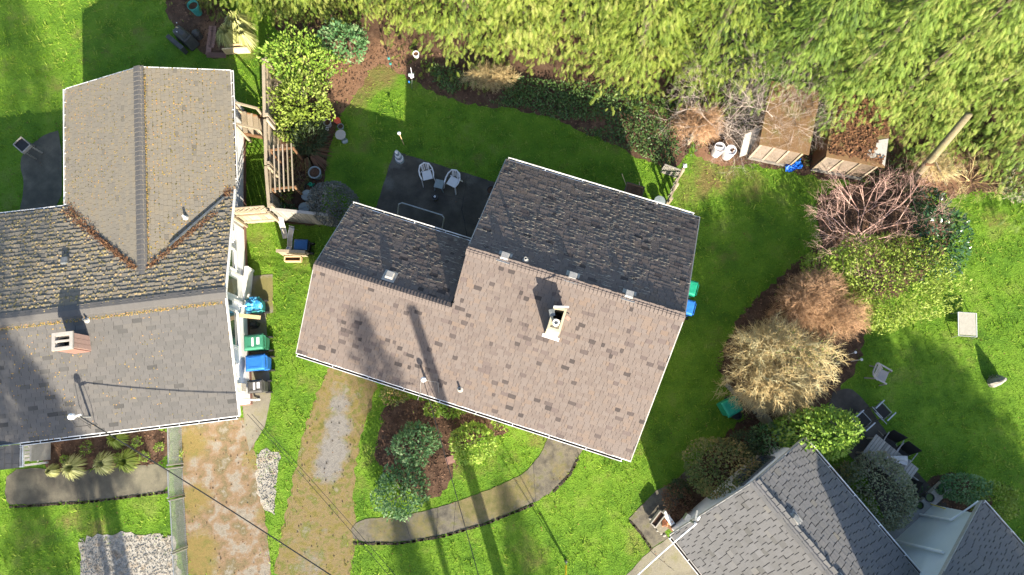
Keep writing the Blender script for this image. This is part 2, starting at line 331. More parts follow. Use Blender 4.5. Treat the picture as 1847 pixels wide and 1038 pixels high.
sheet('bed_soil', [(1195, 885), (1240, 850), (1290, 800), (1350, 745), (1420, 780), (1460, 830), (1330, 930), (1215, 960), (1200, 915)], G['mulch'], 1, jit=.06)
sheet('bed_soil', [(1290, 655), (1340, 560), (1410, 500), (1450, 460), (1480, 440), (1560, 520), (1560, 640), (1520, 700), (1480, 740), (1400, 780), (1350, 780), (1330, 720)], G['mulch'], 2, jit=.1)
sheet('bed_soil', [(1480, 340), (1640, 320), (1720, 400), (1700, 480), (1580, 560), (1490, 470), (1470, 400)], G['mulch'], 3, jit=.1)
sheet('bed_soil', [(1690, 850), (1760, 860), (1810, 940), (1700, 1000), (1620, 960), (1660, 890)], G['mulch'], 1, jit=.08)

sheet('driveway', [(596, 650), (684, 678), (668, 740), (648, 800), (640, 850), (636, 900), (646, 940), (640, 990), (628, 1060), (490, 1060), (508, 960), (530, 860), (548, 780), (572, 710)], G['driveway_moss'], 1, jit=.07,
      blots=[(613, 730, 20, .8), (609, 770, 24, .9), (602, 812, 26, .95), (592, 842, 28, .8), (612, 700, 16, .5), (640, 715, 14, .35), (545, 960, 30, .3), (560, 1020, 30, .45), (585, 960, 20, .3)])
sheet('neighbour_driveway', [(322, 745), (448, 745), (456, 800), (470, 870), (484, 960), (490, 1060), (340, 1060), (334, 960), (326, 850)], G['driveway_soil'], 1, jit=.06,
      blots=[(345, 800, 30, .8), (352, 900, 28, .8), (360, 990, 30, .9), (455, 830, 18, .7), (350, 1030, 40, .9), (378, 790, 20, .4), (470, 930, 14, .7), (440, 1040, 20, .2)])
sheet('gravel_patch', [(462, 812), (500, 812), (508, 830), (494, 870), (496, 905), (492, 932), (474, 915), (462, 880)], G['gravel'], 3, jit=.08, excl=False)
sheet('gravel_patch', [(143, 972), (200, 962), (308, 965), (322, 985), (326, 1060), (140, 1060), (146, 1010)], G['gravel'], 3, jit=.1)
sheet('side_path', [(436, 500), (492, 495), (493, 564), (480, 567), (484, 640), (489, 716), (478, 770), (450, 815), (443, 780), (436, 720)], G['concrete_pale'], 4, jit=.004, smooth_iter=0,
      blots=[(478, 520, 22, 1), (485, 548, 16, .7), (478, 590, 14, .5), (462, 745, 12, .4)])
sheet('patio', [(711, 273), (905, 333), (880, 470), (660, 400), (680, 370)], G['concrete_dark'], 3, jit=.012, smooth_iter=0, blots=[(716, 290, 20, .7), (700, 330, 16, .6), (760, 292, 12, .5), (850, 318, 20, .5), (845, 345, 10, .3), (705, 300, 10, .6)])
sheet('garden_path', [(632, 948), (668, 934), (720, 934), (800, 913), (870, 888), (935, 862), (968, 832), (985, 800), (992, 775), (1062, 795), (1046, 820), (1028, 855), (1000, 884), (962, 908), (880, 942), (800, 966), (720, 979), (640, 979)], G['concrete_moss'], 4, jit=.02,
      blots=[(800, 930, 14, -.6), (860, 905, 40, .8), (900, 900, 40, .8), (940, 880, 30, .7), (700, 955, 40, .6), (765, 950, 30, .6), (1010, 850, 24, .5), (960, 885, 14, -.5), (1000, 815, 20, .3)])
sheet('neighbour_path', [(14, 848), (80, 843), (112, 856), (200, 843), (306, 836), (306, 886), (250, 893), (150, 905), (22, 913), (8, 900)], G['concrete_worn'], 4, jit=.012, blots=[(270, 862, 40, .7), (240, 872, 30, .6), (60, 880, 20, .3), (110, 890, 16, .3)])
sheet('neighbour_patio', [(112, 234), (84, 242), (62, 256), (40, 280), (36, 300), (44, 330), (40, 360), (34, 392), (112, 392)], G['concrete_worn'], 4, jit=.01, blots=[(45, 320, 8, .7), (100, 338, 10, .4)])
sheet('stepping_path', [(1134, 936), (1184, 884), (1212, 872), (1236, 850), (1252, 860), (1226, 900), (1214, 925), (1192, 946), (1205, 970), (1176, 988), (1155, 958)], G['concrete_moss'], 4, jit=.01, smooth_iter=0, blots=[(1170, 950, 8, .3)])
sheet('neighbour_driveway', [(1128, 1040), (1165, 1000), (1208, 968), (1290, 990), (1310, 1070), (1110, 1070)], G['concrete_pale'], 2, jit=.02, smooth_iter=0)
sheet('neighbour_patio', [(1492, 712), (1532, 698), (1556, 718), (1592, 772), (1640, 836), (1690, 892), (1726, 930), (1660, 985), (1600, 950), (1560, 850), (1500, 790)], G['concrete_dark'], 4, jit=.015)
# expansion joints and cracks are real grooves: thin recessed strips of dark fill
def crack(name, px, w, lvl, parent_label=None):
    mb = MB(); P = [at(*p) for p in px]; Q = []
    for a, b in zip(P, P[1:]):
        n = max(2, int((b - a).length / .12)); Q += [a + (b - a) * k / n + Vector((random.uniform(-.012, .012), random.uniform(-.012, .012), 0)) for k in range(n)]
    Q.append(P[-1])
    for a, b in zip(Q, Q[1:]):
        d = (b - a).normalized(); s = Vector((-d.y, d.x, 0)) * w / 2 * random.uniform(.6, 1.3); z = Vector((0, 0, lvl * .004 + .002))
        mb.add([a - s + z, b - s + z, b + s + z, a + s + z], [(0, 1, 2, 3)])
    o = mb.build(name, G['dark']); o['kind'] = 'structure'
crack('patio_crack', [(836, 357), (833, 378), (838, 400), (842, 430)], .022, 3)
crack('patio_crack', [(790, 352), (820, 356), (834, 360)], .012, 3)
crack('patio_crack', [(836, 358), (842, 318)], .012, 3)
crack('patio_crack', [(838, 402), (870, 408)], .012, 3)
crack('path_joint', [(728, 934), (742, 975)], .012, 4)
crack('path_joint', [(790, 917), (787, 968)], .012, 4)
crack('path_joint', [(822, 905), (818, 958)], .012, 4)
crack('path_joint', [(962, 836), (966, 905)], .012, 4)
crack('path_joint', [(436, 640), (486, 638)], .012, 4)
crack('driveway_joint', [(1174, 995), (1216, 1030)], .015, 2)
mb = MB()                                                   # soil edge where the front lawn stands proud of the path
for pts in ([(640, 981), (720, 981), (800, 968), (880, 944), (962, 911)], [(1000, 886), (1028, 857), (1044, 826)], [(20, 915), (150, 907), (250, 895), (304, 888)], [(1136, 940), (1155, 962), (1174, 990)]):
    P = [at(*p) for p in pts]
    for a, b in zip(P, P[1:]):
        n = max(1, int((b - a).length / .1))
        for k in range(n): mb.box(a + (b - a) * (k + random.random()) / n + Vector((0, 0, .015)), (.13, .05 + .03 * random.random(), .05), atan2(b.y - a.y, b.x - a.x) + random.uniform(-.3, .3))
o = mb.build('lawn_edge_soil', G['gutter_debris']); o['kind'] = 'stuff'

# ------------------------------------------------------------------ instancing of leaf templates (joined, numpy)
def frames(A, Nn):
    A = A / np.linalg.norm(A, axis=1, keepdims=True); B = np.cross(Nn, A); B /= np.maximum(np.linalg.norm(B, axis=1, keepdims=True), 1e-6)
    return A, B, np.cross(A, B)
def stamp(name, T, TF, C, A, Nn, S, m, parent=None, tint=None, loc=None, kind=None):
    """template T (k,3) faces TF (f,3) copied at centres C with axis A, normal N, size S"""
    A, B, Nn = frames(A, Nn); S = np.broadcast_to(np.asarray(S), (len(C),))[:, None, None]
    V = C[:, None, :] + S * (T[None, :, 0:1] * A[:, None, :] + T[None, :, 1:2] * B[:, None, :] + T[None, :, 2:3] * Nn[:, None, :])
    k = len(T); F = TF[None] + (np.arange(len(C)) * k)[:, None, None]
    tint = rng.random(len(C)) if tint is None else tint
    o = mesh_obj(name, V.reshape(-1, 3), F.reshape(-1, TF.shape[1]), m, parent, loc, tint=np.repeat(tint, len(TF)))
    if kind: o['kind'] = kind
    return o
T_LEAF = np.array([(0, 0, 0), (.45, .26, .07), (1, 0, -.08), (.45, -.26, .07), (.5, 0, 0)]); F_LEAF = np.array([(0, 4, 1), (4, 2, 1), (0, 3, 4), (4, 3, 2)])
T_SMALL = np.array([(0, 0, 0), (.5, .32, .05), (1, 0, 0), (.5, -.32, .05)]); F_SMALL = np.array([(0, 2, 1), (0, 3, 2)])
T_BLADE = np.array([(0, -.09, 0), (0, .09, 0), (1, 0, .25)]); F_BLADE = np.array([(0, 1, 2)])
def spray_template():
    V = []; F = []
    def kite(p, d, l, w, z0, z1):
        p = np.array(p); d = np.array(d) / np.linalg.norm(d); s = np.array([-d[1], d[0], 0]) * w; b = len(V)
        V.extend([p + np.array([0, 0, z0]), p + d * l * .5 + s + np.array([0, 0, (z0 + z1) / 2]), p + d * l + np.array([0, 0, z1]), p + d * l * .5 - s + np.array([0, 0, (z0 + z1) / 2])]); F.extend([(b, b + 2, b + 1), (b, b + 3, b + 2)])
    kite((0, 0, 0), (1, 0, 0), 1.0, .03, 0, -.25)
    for x, l in ((.08, .34), (.24, .42), (.40, .40), (.56, .33), (.72, .24)):
        for s in (1, -1): kite((x, 0, 0), (.72, .69 * s, 0), l, .032, -.15 * x, -.15 * x - .16 - .1 * l)
    return np.array(V), np.array(F)
T_SPRAY, F_SPRAY = spray_template(); T_SPRAY = T_SPRAY * (.9, .76, 1)
def twig_template():
    V = []; F = []
    def lim(p, q, w):
        p = np.array(p, float); q = np.array(q, float); d = q - p; s = np.cross(d, (0, 0, 1)); s = s / max(np.linalg.norm(s), 1e-6) * w; u = np.cross(s, d); u = u / np.linalg.norm(u) * w
        b = len(V); V.extend([p - s, p + s, p + u, q]); F.extend([(b, b + 1, b + 3), (b + 1, b + 2, b + 3), (b + 2, b, b + 3)])
    lim((0, 0, 0), (1, 0, .05), .02)
    for x, y, z in ((.15, .3, .15), (.3, -.32, .1), (.45, .28, -.12), (.6, -.22, .15), (.7, .15, .1)): lim((x, 0, 0), (x + .38, y, z), .013)
    lim((.4, -.11, .03), (.62, -.42, -.05), .01); lim((.3, .14, .07), (.4, .42, .2), .01)
    return np.array(V), np.array(F)
T_TWIG, F_TWIG = twig_template()
def noise3(P, f, seed=0):
    r = np.random.default_rng(seed); v = np.zeros(len(P))
    for k in range(6):
        d = r.normal(size=3); d *= f * (1 + .5 * k) / np.linalg.norm(d); v += np.sin(P @ d + r.random() * 6.28) / (1 + .35 * k)
    return v / 2.6
def unit(n):
    d = rng.normal(size=(n, 3)); return d / np.linalg.norm(d, axis=1, keepdims=True)
# ================================================================== HOUSES
def row_spans(poly, t):
    xs = []; n = len(poly)
    for i in range(n):
        (x1, y1), (x2, y2) = poly[i], poly[(i + 1) % n]
        if (y1 > t) != (y2 > t): xs.append(x1 + (t - y1) * (x2 - x1) / (y2 - y1))
    xs.sort(); return list(zip(xs[::2], xs[1::2]))

def shingle_field(house, poly, u, m, expo=.14, wid=.3, th=.009, thj=.004, gap=.008, shift=None, single=0, darks=.05, lam=0, moss=None, tintf=None, jt=.012):
    """asphalt shingles laid row by row on the planar polygon poly (house space); u = direction of the eave"""
    P = [Vector(p) for p in poly]; u = Vector(u).normalized()
    n = (P[1] - P[0]).cross(P[2] - P[0]).normalized()
    if n.z < 0: n = -n
    v = n.cross(u); 
    if v.z < 0: v = -v
    O = min(P, key=lambda p: p.z)
    pl = [((p - O).dot(u), (p - O).dot(v)) for p in P]
    t0 = min(p[1] for p in pl); t1 = max(p[1] for p in pl)
    V = []; F = []; TT = []; singles = []; k = 0; t = t0 + .001; mossC = []
    mk = random.random()
    while t < t1 - .02:
        for s0, s1 in row_spans(pl, min(t + expo * .5, t1 - .01)):
            s = s0 - random.random() * wid if shift is None else s0 - (k * shift) % wid
            while s < s1:
                w = wid * (1 + random.uniform(-.04, .04)) if not lam else wid * random.choice((.45, .7, .9, 1.1))
                a = max(s, s0); b = min(s + w - gap, s1)
                if b - a > .03:
                    tn = random.random() * .5 + .4
                    if random.random() < darks: tn = random.random() * .3
                    if tintf: tn = tintf(a, t, tn)
                    d = random.uniform(-jt, jt) * .5; h = th + random.uniform(-1, 1) * thj; hh = (h if not lam else (h if random.random() < .55 else h * .45))
                    q = [(a, t + d, hh), (b, t + d, hh * random.uniform(.85, 1.15)), (b, t + d + expo * 1.22, .0015), (a, t + d + expo * 1.22, .0015)]
                    singles.append((q, tn)); 
                    if moss:
                        mp = moss(a, t, pl)
                        if random.random() < mp:
                            for _ in range(random.choice((2, 3, 4, 6))): mossC.append(O + u * (random.uniform(a, b) if random.random() < .7 else b + .004) + v * (t + (random.uniform(-.02, .012) if random.random() < .75 else random.uniform(0, expo))) + n * (hh * .75))
                s += w
        t += expo; k += 1
    def emit(lst):
        V = []; F = []; TT = []
        for q, tn in lst:
            b = len(V)
            V += [tuple(O + u * x + v * y + n * z) for x, y, z in q] + [tuple(O + u * x + v * y - n * .001) for x, y, z in q]
            F += [(b, b + 1, b + 2, b + 3), (b, b + 4, b + 5, b + 1), (b + 1, b + 5, b + 6, b + 2), (b + 3, b + 7, b + 4, b)]; TT += [tn] * 4
        return V, F, TT
    if single:            # those big enough in view are parts of their own
        lst = sorted(singles, key=lambda s: random.random())[:single]; rest = [s for s in singles if s not in lst]
        for s in lst:
            V, F, TT = emit([s]); V = np.array(V)
            if (Vector((0, 0, 1)).cross(u)).dot(v) < 0: F = [f[::-1] for f in F]
            mesh_obj('shingle', V, F, m, house, tint=TT)
        singles = rest
    if singles:
        V, F, TT = emit(singles); V = np.array(V)
        if (Vector((0, 0, 1)).cross(u)).dot(v) < 0: F = [f[::-1] for f in F]
        o = mesh_obj('shingles', V, F, m, house, tint=TT); o['kind'] = 'stuff'
    return mossC, n

def roof_deck(house, polys, m, name='roof', th=.09):
    mb = MB()
    for p in polys:
        P = [Vector(q) for q in p]
        mb.slab([q - Vector((0, 0, .03)) for q in P], th)
    return mb.build(name, m, house)
def ridge_caps(house, a, b, dz, half, m, step=.15, name='ridge_cap'):
    """overlapping folded caps from a to b; dz = drop per metre on either side"""
    a = Vector(a); b = Vector(b); d = (b - a); L = d.length; n = int(L / step); rz = atan2(d.y, d.x); tilt = -atan2(d.z, hypot(d.x, d.y))
    T = []
    for x, z in ((-.02, .042), (step * 1.3, .006)):
        for y in (-half, 0, half): T.append((x, y, z - abs(y) * dz))
    base = [(x, y, z - .04) for x, y, z in T[:3]]
    V = T + base; F = [(0, 3, 4, 1), (1, 4, 5, 2), (6, 0, 1, 7), (7, 1, 2, 8), (6, 3, 0), (2, 5, 8)]
    me = None
    for k in range(n):
        p = a + d * (k + .5 * 0) / n
        if me is None:
            o = mesh_obj(name, V, [f[::-1] for f in F], m, house, tint=[.6] * 6); me = o.data
        else:
            o = bpy.data.objects.new(name, me); COL.objects.link(o); o.parent = house
        o.location = p + Vector((0, 0, .008)); o.rotation_euler = (random.uniform(-.03, .03), tilt, rz + random.uniform(-.03, .03))
def gutter(house, a, b, out, m='gutter_white', w=.11, d=.1, hang=.75, name='gutter'):
    """open gutter along the eave a-b; out = unit direction away from the roof"""
    a = Vector(a); b = Vector(b); out = Vector(out).normalized(); up = Vector((0, 0, 1)); e = (b - a).normalized()
    pr = [(0.005, .0), (0.005, -d), (w * .8, -d), (w, -.02), (w, .012), (w - .022, .012), (w - .022, -.012), (w * .78, -d + .012), (.02, -d + .012), (.02, 0)]
    V = [tuple(a + out * x + up * z) for x, z in pr] + [tuple(b + out * x + up * z) for x, z in pr]; k = len(pr)
    F = [(i, (i + 1) % k, (i + 1) % k + k, i + k) for i in range(k)] + [tuple(range(k)), tuple(range(2 * k - 1, k - 1, -1))]
    g = MB().add(V, F, .5).build(name, G[m], house)
    mb = MB(); mb.hexa([a + out * .02 + up * (-d + .014), b + out * .02 + up * (-d + .014), b + out * w * .78 + up * (-d + .014), a + out * w * .78 + up * (-d + .014)], [a + out * .021 + up * (-d + .03), b + out * .021 + up * (-d + .03), b + out * (w - .03) + up * (-d + .03), a + out * (w - .03) + up * (-d + .03)])
    mb.build('gutter_debris', G['gutter_debris'], g)
    L = (b - a).length; n = max(1, int(L / hang))
    for i in range(n + 1):
        p = a + e * min(L - .03, .03 + L * i / n)
        MB().bar(p + out * -.03 + up * .006, p + out * (w - .01) + up * .017, .022, .008).build('hanger', G[m], g)
    return g
def siding(house, a, b, zfun, m, out, z0=.25, h=.12, name='siding', kind='stuff'):
    """clapboards on the wall a-b (2D), below the line z = zfun(s)"""
    a = Vector((a[0], a[1], 0)); b = Vector((b[0], b[1], 0)); L = (b - a).length; e = (b - a) / L; out = Vector((*out, 0)).normalized()
    mb = MB(); z = z0; zt = max(zfun(L * i / 40) for i in range(41))
    while z < zt - .02:
        ok = [L * i / 200 for i in range(201) if zfun(L * i / 200) >= z + h * .6]
        if ok:
            s0, s1 = min(ok), max(ok); p = a + e * s0; q = a + e * s1
            mb.hexa([p + Vector((0, 0, z)), q + Vector((0, 0, z)), q + out * .024 + Vector((0, 0, z)), p + out * .024 + Vector((0, 0, z))],
                    [p + Vector((0, 0, z + h)), q + Vector((0, 0, z + h)), q + out * .006 + Vector((0, 0, z + h)), p + out * .006 + Vector((0, 0, z + h))])
        z += h
    o = mb.build(name, G[m], house); o['kind'] = kind; return o
def window(house, c, w, h, ang, nx=2, ny=3, fr='white_paint'):
    """window in a wall; c = centre on the wall face, ang = heading of the outward normal"""
    g = bpy.data.objects.new('window', None)
    mb = MB(); t = .07
    for s in (-1, 1): mb.box((s * (w / 2 + t / 2), .025, 0), (t, .07, h + 2 * t)); 
    mb.box((0, .025, h / 2 + t / 2), (w - .004, .07, t)); mb.box((0, .04, -h / 2 - t / 2), (w - .004, .1, t))
    f = mb.build('window', G[fr], house, loc=c, rotz=ang - pi / 2)
    MB().box((0, .012, 0), (w - .004, .01, h - .004)).build('pane', G['glass'], f)
    mb = MB()
    for i in range(1, nx): mb.box((-w / 2 + w * i / nx, .032, 0), (.03, .026, h - .01))
    for j in range(1, ny): mb.box((0, .036, -h / 2 + h * j / ny), (w - .01, .026, .03))
    mb.build('muntin', G[fr], f); return f
def moss_blobs(house, C, n, name='moss', size=(.02, .05), m='moss'):
    if not C: return
    C = np.array([tuple(c) for c in C]); k = len(C)
    T = np.array([(.5, 0, 0), (-.25, .43, 0), (-.25, -.43, 0), (0, 0, .3), (-.5, 0, .08)]) ; F = np.array([(0, 1, 3), (1, 2, 3), (2, 0, 3), (1, 4, 3), (4, 2, 3)])
    S = rng.uniform(*size, k); A = unit(k); A -= np.outer(A @ np.array(n), n)
    return stamp(name, T, F, C, A, np.tile(np.array(n), (k, 1)), S, G[m], house, kind='stuff')
def turtle_vent(house, p, n, rz, m='trim_grey', s=1):
    """low square roof vent with a hood"""
    q = Vector((0, 0, 1)).rotation_difference(Vector(n)) @ Matrix.Rotation(rz, 3, 'Z').to_quaternion()
    def tr(mb): mb.v = [tuple(Vector(p) + q @ (Vector(v) * s)) for v in mb.v]; return mb
    o = tr(MB().hexa([(-.13, -.12, .05), (.13, -.12, .05), (.13, .12, .02), (-.13, .12, .02)], [(-.11, -.10, .14), (.11, -.10, .14), (.11, .09, .1), (-.11, .09, .1)])).build('roof_vent', G[m], house)
    tr(MB().box((0, 0, .012), (.42, .42, .008))).build('flashing', G[m], o)
    return o
def pipe_vent(house, p, h=.28, r=.04, m='charcoal', n=(0, 0, 1)):
    o = MB().lathe([(r, -.15), (r, h), (r * .7, h), (r * .7, h - .1), (0.0, h - .1)], p, 10).build('vent_pipe', G[m], house, smooth=False)
    q = Vector((0, 0, 1)).rotation_difference(Vector(n)); mb = MB().lathe([(.10, .012), (.095, .02), (r * 1.6, .05), (r * 1.05, .09)], (0, 0, 0), 12); mb.v = [tuple(Vector(p) + q @ Vector(v)) for v in mb.v]
    mb.build('flashing', G['trim_grey'], o); return o

# ---- main house --------------------------------------------------------
MO = at(535, 637, 2.6); MA = atan2(*(reversed((at(1137, 832, 2.6) - MO).to_2d()[:])))
main = thing('house', 'large low house with a mixed tan and brown shingle roof stepped to two ridges', 'house', (MO.x, MO.y, 0), MA)
ZE, PM = 2.6, .505
ZL = ZE + PM * 2.78; ZR = ZE + PM * 4.52; WL = 4.5; WR = 11.37
pf = [(0, 0, ZE), (WR, 0, ZE), (WR, 4.52, ZR), (WL + .06, 4.52, ZR), (WL + .06, 2.78, ZL), (0, 2.78, ZL)]
VB = 5.3; VBR = 8.35
pl = [(0, 2.78, ZL), (WL, 2.78, ZL), (WL - .35, VB, ZL - PM * (VB - 2.78)), (.02, VB, ZL - PM * (VB - 2.78))]
pr = [(WL + .06, 4.52, ZR), (WR, 4.52, ZR), (WR, VBR, ZR - PM * (VBR - 4.52)), (WL + .06, VBR, ZR - PM * (VBR - 4.52))]
pl[2] = (WL + .0, VB, pl[2][2])
for fp in ([(.02, .02), (11.3, .02), (11.3, 8.2), (4.6, 8.2), (4.6, 5.2), (.02, 5.2)],): EXCL.append([tuple((Matrix.Rotation(MA, 2) @ Vector(p)) + MO.to_2d()) for p in fp])
roof_deck(main, [pf, pl, pr], G['felt_dark'])
shingle_field(main, pf, (1, 0, 0), G['shingle_tan'], .135, .22, .011, .004, lam=1, darks=0, jt=.025, tintf=lambda a, t, tn: random.random() * .3 if random.random() < .07 + .16 * (noise3(np.array([[a, t, 0.]]), 2.6, 71)[0] > .45) else tn)
l1, n1 = shingle_field(main, pl, (-1, 0, 0), G['shingle_tan'], .135, .25, .0115, .0035, lam=1, darks=.07, jt=.02, moss=lambda s, t, p: max(0, .55 + .6 * noise3(np.array([[s, t, 1.]]), .9, 31)[0] - .12 * t))  # moss argument only spreads the painted sun streaks on both back slopes
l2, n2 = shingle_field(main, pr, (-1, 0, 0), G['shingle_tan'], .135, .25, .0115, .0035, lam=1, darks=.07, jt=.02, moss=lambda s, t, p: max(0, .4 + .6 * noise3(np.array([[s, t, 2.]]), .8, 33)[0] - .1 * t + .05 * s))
SUN_STREAKS = [(l1, n1), (l2, n2)]  # spots along the shingle rows for the painted sun streaks
ridge_caps(main, (0, 2.78, ZL), (WL, 2.78, ZL), PM, .16, G['shingle_tan'], .105)
ridge_caps(main, (WL + .06, 4.52, ZR), (WR, 4.52, ZR), PM, .16, G['shingle_tan'], .125)
w = MB()                                                     # walls under the two roofs
w.prism([(.35, .5), (11.0, .5), (11.0, 4.5), (.35, 4.5)], 0, 2.5); w.prism([(.35, 4.497), (4.9, 4.497), (4.9, 4.85), (.35, 4.85)], 0, 2.45); w.prism([(4.9, 4.503), (11.0, 4.503), (11.0, 7.9), (4.9, 7.9)], 0, 2.55)
def gable(mb, x, y0, yr, y1, z0, zr, z1, t=.1, base=2.4): mb.add([(x, y0, base), (x, y0, z0), (x, yr, zr), (x, y1, z1), (x, y1, base)] + [(x + t, y0, base), (x + t, y0, z0), (x + t, yr, zr), (x + t, y1, z1), (x + t, y1, base)], [(0, 1, 2, 3, 4), (9, 8, 7, 6, 5), (0, 5, 6, 1), (1, 6, 7, 2), (2, 7, 8, 3), (3, 8, 9, 4)])
d = .12
gable(w, .36, .5, 2.78, 4.84, ZE + PM * .5 - d, ZL - d, ZL - PM * 2.06 - d); gable(w, 10.89, .51, 4.52, 7.89, ZE + PM * .51 - d, ZR - d, ZR - PM * 3.37 - d)
w.add([(4.91, 2.9, ZL - .3), (4.91, 2.9, ZL - d), (4.91, 4.52, ZR - d), (4.91, 7.88, ZR - PM * 3.36 - d), (4.91, 7.88, 2.3)] + [(5.0, 2.9, ZL - .3), (5.0, 2.9, ZL - d), (5.0, 4.52, ZR - d), (5.0, 7.88, ZR - PM * 3.36 - d), (5.0, 7.88, 2.3)], [(0, 1, 2, 3, 4), (9, 8, 7, 6, 5), (0, 5, 6, 1), (1, 6, 7, 2), (2, 7, 8, 3), (3, 8, 9, 4)])
w.build('wall', G['cream_siding'], main)
siding(main, (11.0, .5), (11.0, 7.9), lambda s: min(ZE + PM * (s + .5), ZR - PM * (s + .5 - 4.52)) - .2, 'cream_siding', (1, 0))
siding(main, (4.9, 7.9), (4.9, 4.9), lambda s: ZR - PM * (7.9 - s - 4.52) - .22, 'cream_siding', (-1, 0))
def fascia(a, b, hs=None, h=.14, out=(0, 0, 0)): MB().bar(Vector(a) + Vector((0, 0, -h / 2 - .012)) + Vector(out) * .02, Vector(b) + Vector((0, 0, -h / 2 - .012)) + Vector(out) * .02, .03, h).build('fascia', G['white_paint' if (hs and hs.name == 'house.001') or abs(out[1]) < .7 and abs(out[0]) < .1 else 'trim_grey'], hs or main)
fascia(pf[0], pf[1], out=(0, -.6, 0)); fascia(pl[2], pl[3], out=(0, .6, 0)); fascia(pr[2], pr[3], out=(0, .6, 0))
for a, b, ox in ((pf[1], pf[2], .8), (pr[1], pr[2], .8), (pf[0], pf[5], -.8), (pl[0], pl[3], -.8), (pr[0], pr[3], -.8)): fascia(a, b, out=(ox, 0, 0))
def sun_streak(house, C, n, u):  # pale slivers coloured as sun catching the shingle edges
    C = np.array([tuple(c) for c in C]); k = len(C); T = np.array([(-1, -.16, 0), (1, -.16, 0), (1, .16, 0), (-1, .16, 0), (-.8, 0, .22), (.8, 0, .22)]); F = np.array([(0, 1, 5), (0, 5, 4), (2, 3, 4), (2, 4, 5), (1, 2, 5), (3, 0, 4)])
    return stamp('sun_streak', T, F, C, np.tile(np.array(u, float), (k, 1)) + unit(k) * .05, np.tile(np.array(n), (k, 1)), rng.uniform(.02, .07, k), G['sun_streak'], house, kind='stuff')
for c_, n_ in SUN_STREAKS: sun_streak(main, c_, n_, (1, 0, 0))
gutter(main, (.02, 0, ZE - .015), (WR - .25, 0, ZE - .015), (0, -1, 0), hang=1.2)
gutter(main, (pl[3][0], VB, pl[3][2] - .015), (WL - .05, VB, pl[3][2] - .015), (0, 1, 0), hang=1.1)
gutter(main, (WL + .1, VBR, pr[3][2] - .015), (WR - .2, VBR, pr[3][2] - .015), (0, 1, 0), hang=1.1)
NF = Vector((0, -PM, 1)).normalized(); NB = Vector((0, PM, 1)).normalized()
def on_main(px, py, plane='f'):
    """point of the roof plane seen at a pixel, in house space"""
    z = 3.5
    for _ in range(12):
        q = Matrix.Rotation(-MA, 3, 'Z') @ (at(px, py, z) - Vector((MO.x, MO.y, 0)))
        z = ZE + PM * q.y if plane == 'f' else (ZL - PM * (q.y - 2.78) if plane == 'l' else ZR - PM * (q.y - 4.52))
    return Vector((q.x, q.y, z))
for px, py, pp in ((703, 499, 'l'), (910, 465, 'r'), (1032, 501, 'r'), (1134, 534, 'r')): turtle_vent(main, on_main(px, py, pp), NB, pi, 'trim_grey', 1.0)
pipe_vent(main, on_main(948, 470, 'r'), .26, .05, 'trim_grey', NB)
pipe_vent(main, on_main(830, 703), .25, .035, 'charcoal', NF)
# chimney with an open metal flue and a broken cap
cp = on_main(994, 606); ch = bpy.data.objects.new('chimney', None)
cw, cl, ztop = .40, .72, ZR + .42
def chim(mb, c0, c1, z0, z1, t): 
    (x0, y0), (x1, y1) = c0, c1
    for a, b, c_, d_ in ((x0, y0, x1, y0 + t), (x0, y1 - t, x1, y1), (x0, y0 + t + .001, x0 + t, y1 - t - .001), (x1 - t, y0 + t + .001, x1, y1 - t - .001)): mb.prism([(a, b), (c_, b), (c_, d_), (a, d_)], z0, z1)
mb = MB(); chim(mb, (-.2, 0), (.2, cl), cp.z - .3, ztop, .07); cho = mb.build('chimney', G['chimney_cream'], main, loc=(cp.x, cp.y, 0))
mb = MB(); mb.prism([(-.128, .072), (.128, .072), (.128, .36), (-.128, .36)], ztop - .2, ztop - .05); mb.build('flue_slab', G['chimney_cream'], cho)
MB().lathe([(.085, ztop - .1), (.085, ztop + .16), (.10, ztop + .16), (.10, ztop + .19), (.062, ztop + .19), (.062, ztop - .04), (0, ztop - .04)], (0, .22, 0), 14).build('flue_pipe', G['white_paint'], cho)
mb = MB(); mb.bar((-.2, cl - .05, ztop + .02), (.22, cl + .04, ztop + .2), .05, .03); mb.build('cap_strut', G['white_paint'], cho)
mb = MB(); mb.box((-.2, .48, ztop + .06), (.16, .2, .05), .5, .2); mb.build('cap_fragment', G['teal' if 0 else 'steel_dark'], cho)
MB().box((.3, .52, ztop - .28), (.14, .1, .02), -.4, .3, .3).build('cap_fragment', G['brick'], cho)
MB().box((.24, .66, ztop - .2), (.12, .03, .04), -.2).build('cap_fragment', G['dark'], cho)
mb = MB(); mb.slab([Vector((-.27, -.1, -.1 * PM - .02)), Vector((.27, -.1, -.1 * PM - .02)), Vector((.27, 0, .0)), Vector((-.27, 0, .0))], .01)
mb.build('flashing', G['metal'], cho, loc=(0, 0, cp.z + .03))
# service mast on the front slope
sp = on_main(768, 687); mast = MB().tube([sp + Vector((0, 0, -.2)), sp + Vector((0, 0, .55))], .035, 8).build('service_mast', G['metal'], main)
MB().lathe([(.05, .5), (.085, .53), (.085, .62), (.04, .68), (0, .68)], sp, 10).build('weatherhead', G['white_paint'], mast)
for dx, q in ((-1, on_main(759, 706)), (1, on_main(790, 690))):
    a = sp + Vector((.05 * dx, 0, .5)); MB().tube([a, a.lerp(q, .4) + Vector((.03 * dx, 0, .06)), q + Vector((0, 0, .03)), q + Vector((.02 * dx + .1 * (dx > 0), -.3, -.12))], .006, 5).build('drip_wire', G['trim_grey'], mast)
# raised stone bed along the east wall
mb = MB()
for k in range(9): mb.box((11.33, .75 + k * .27, .16), (.09, .255, .3 + .03 * random.random()), random.uniform(-.05, .05))
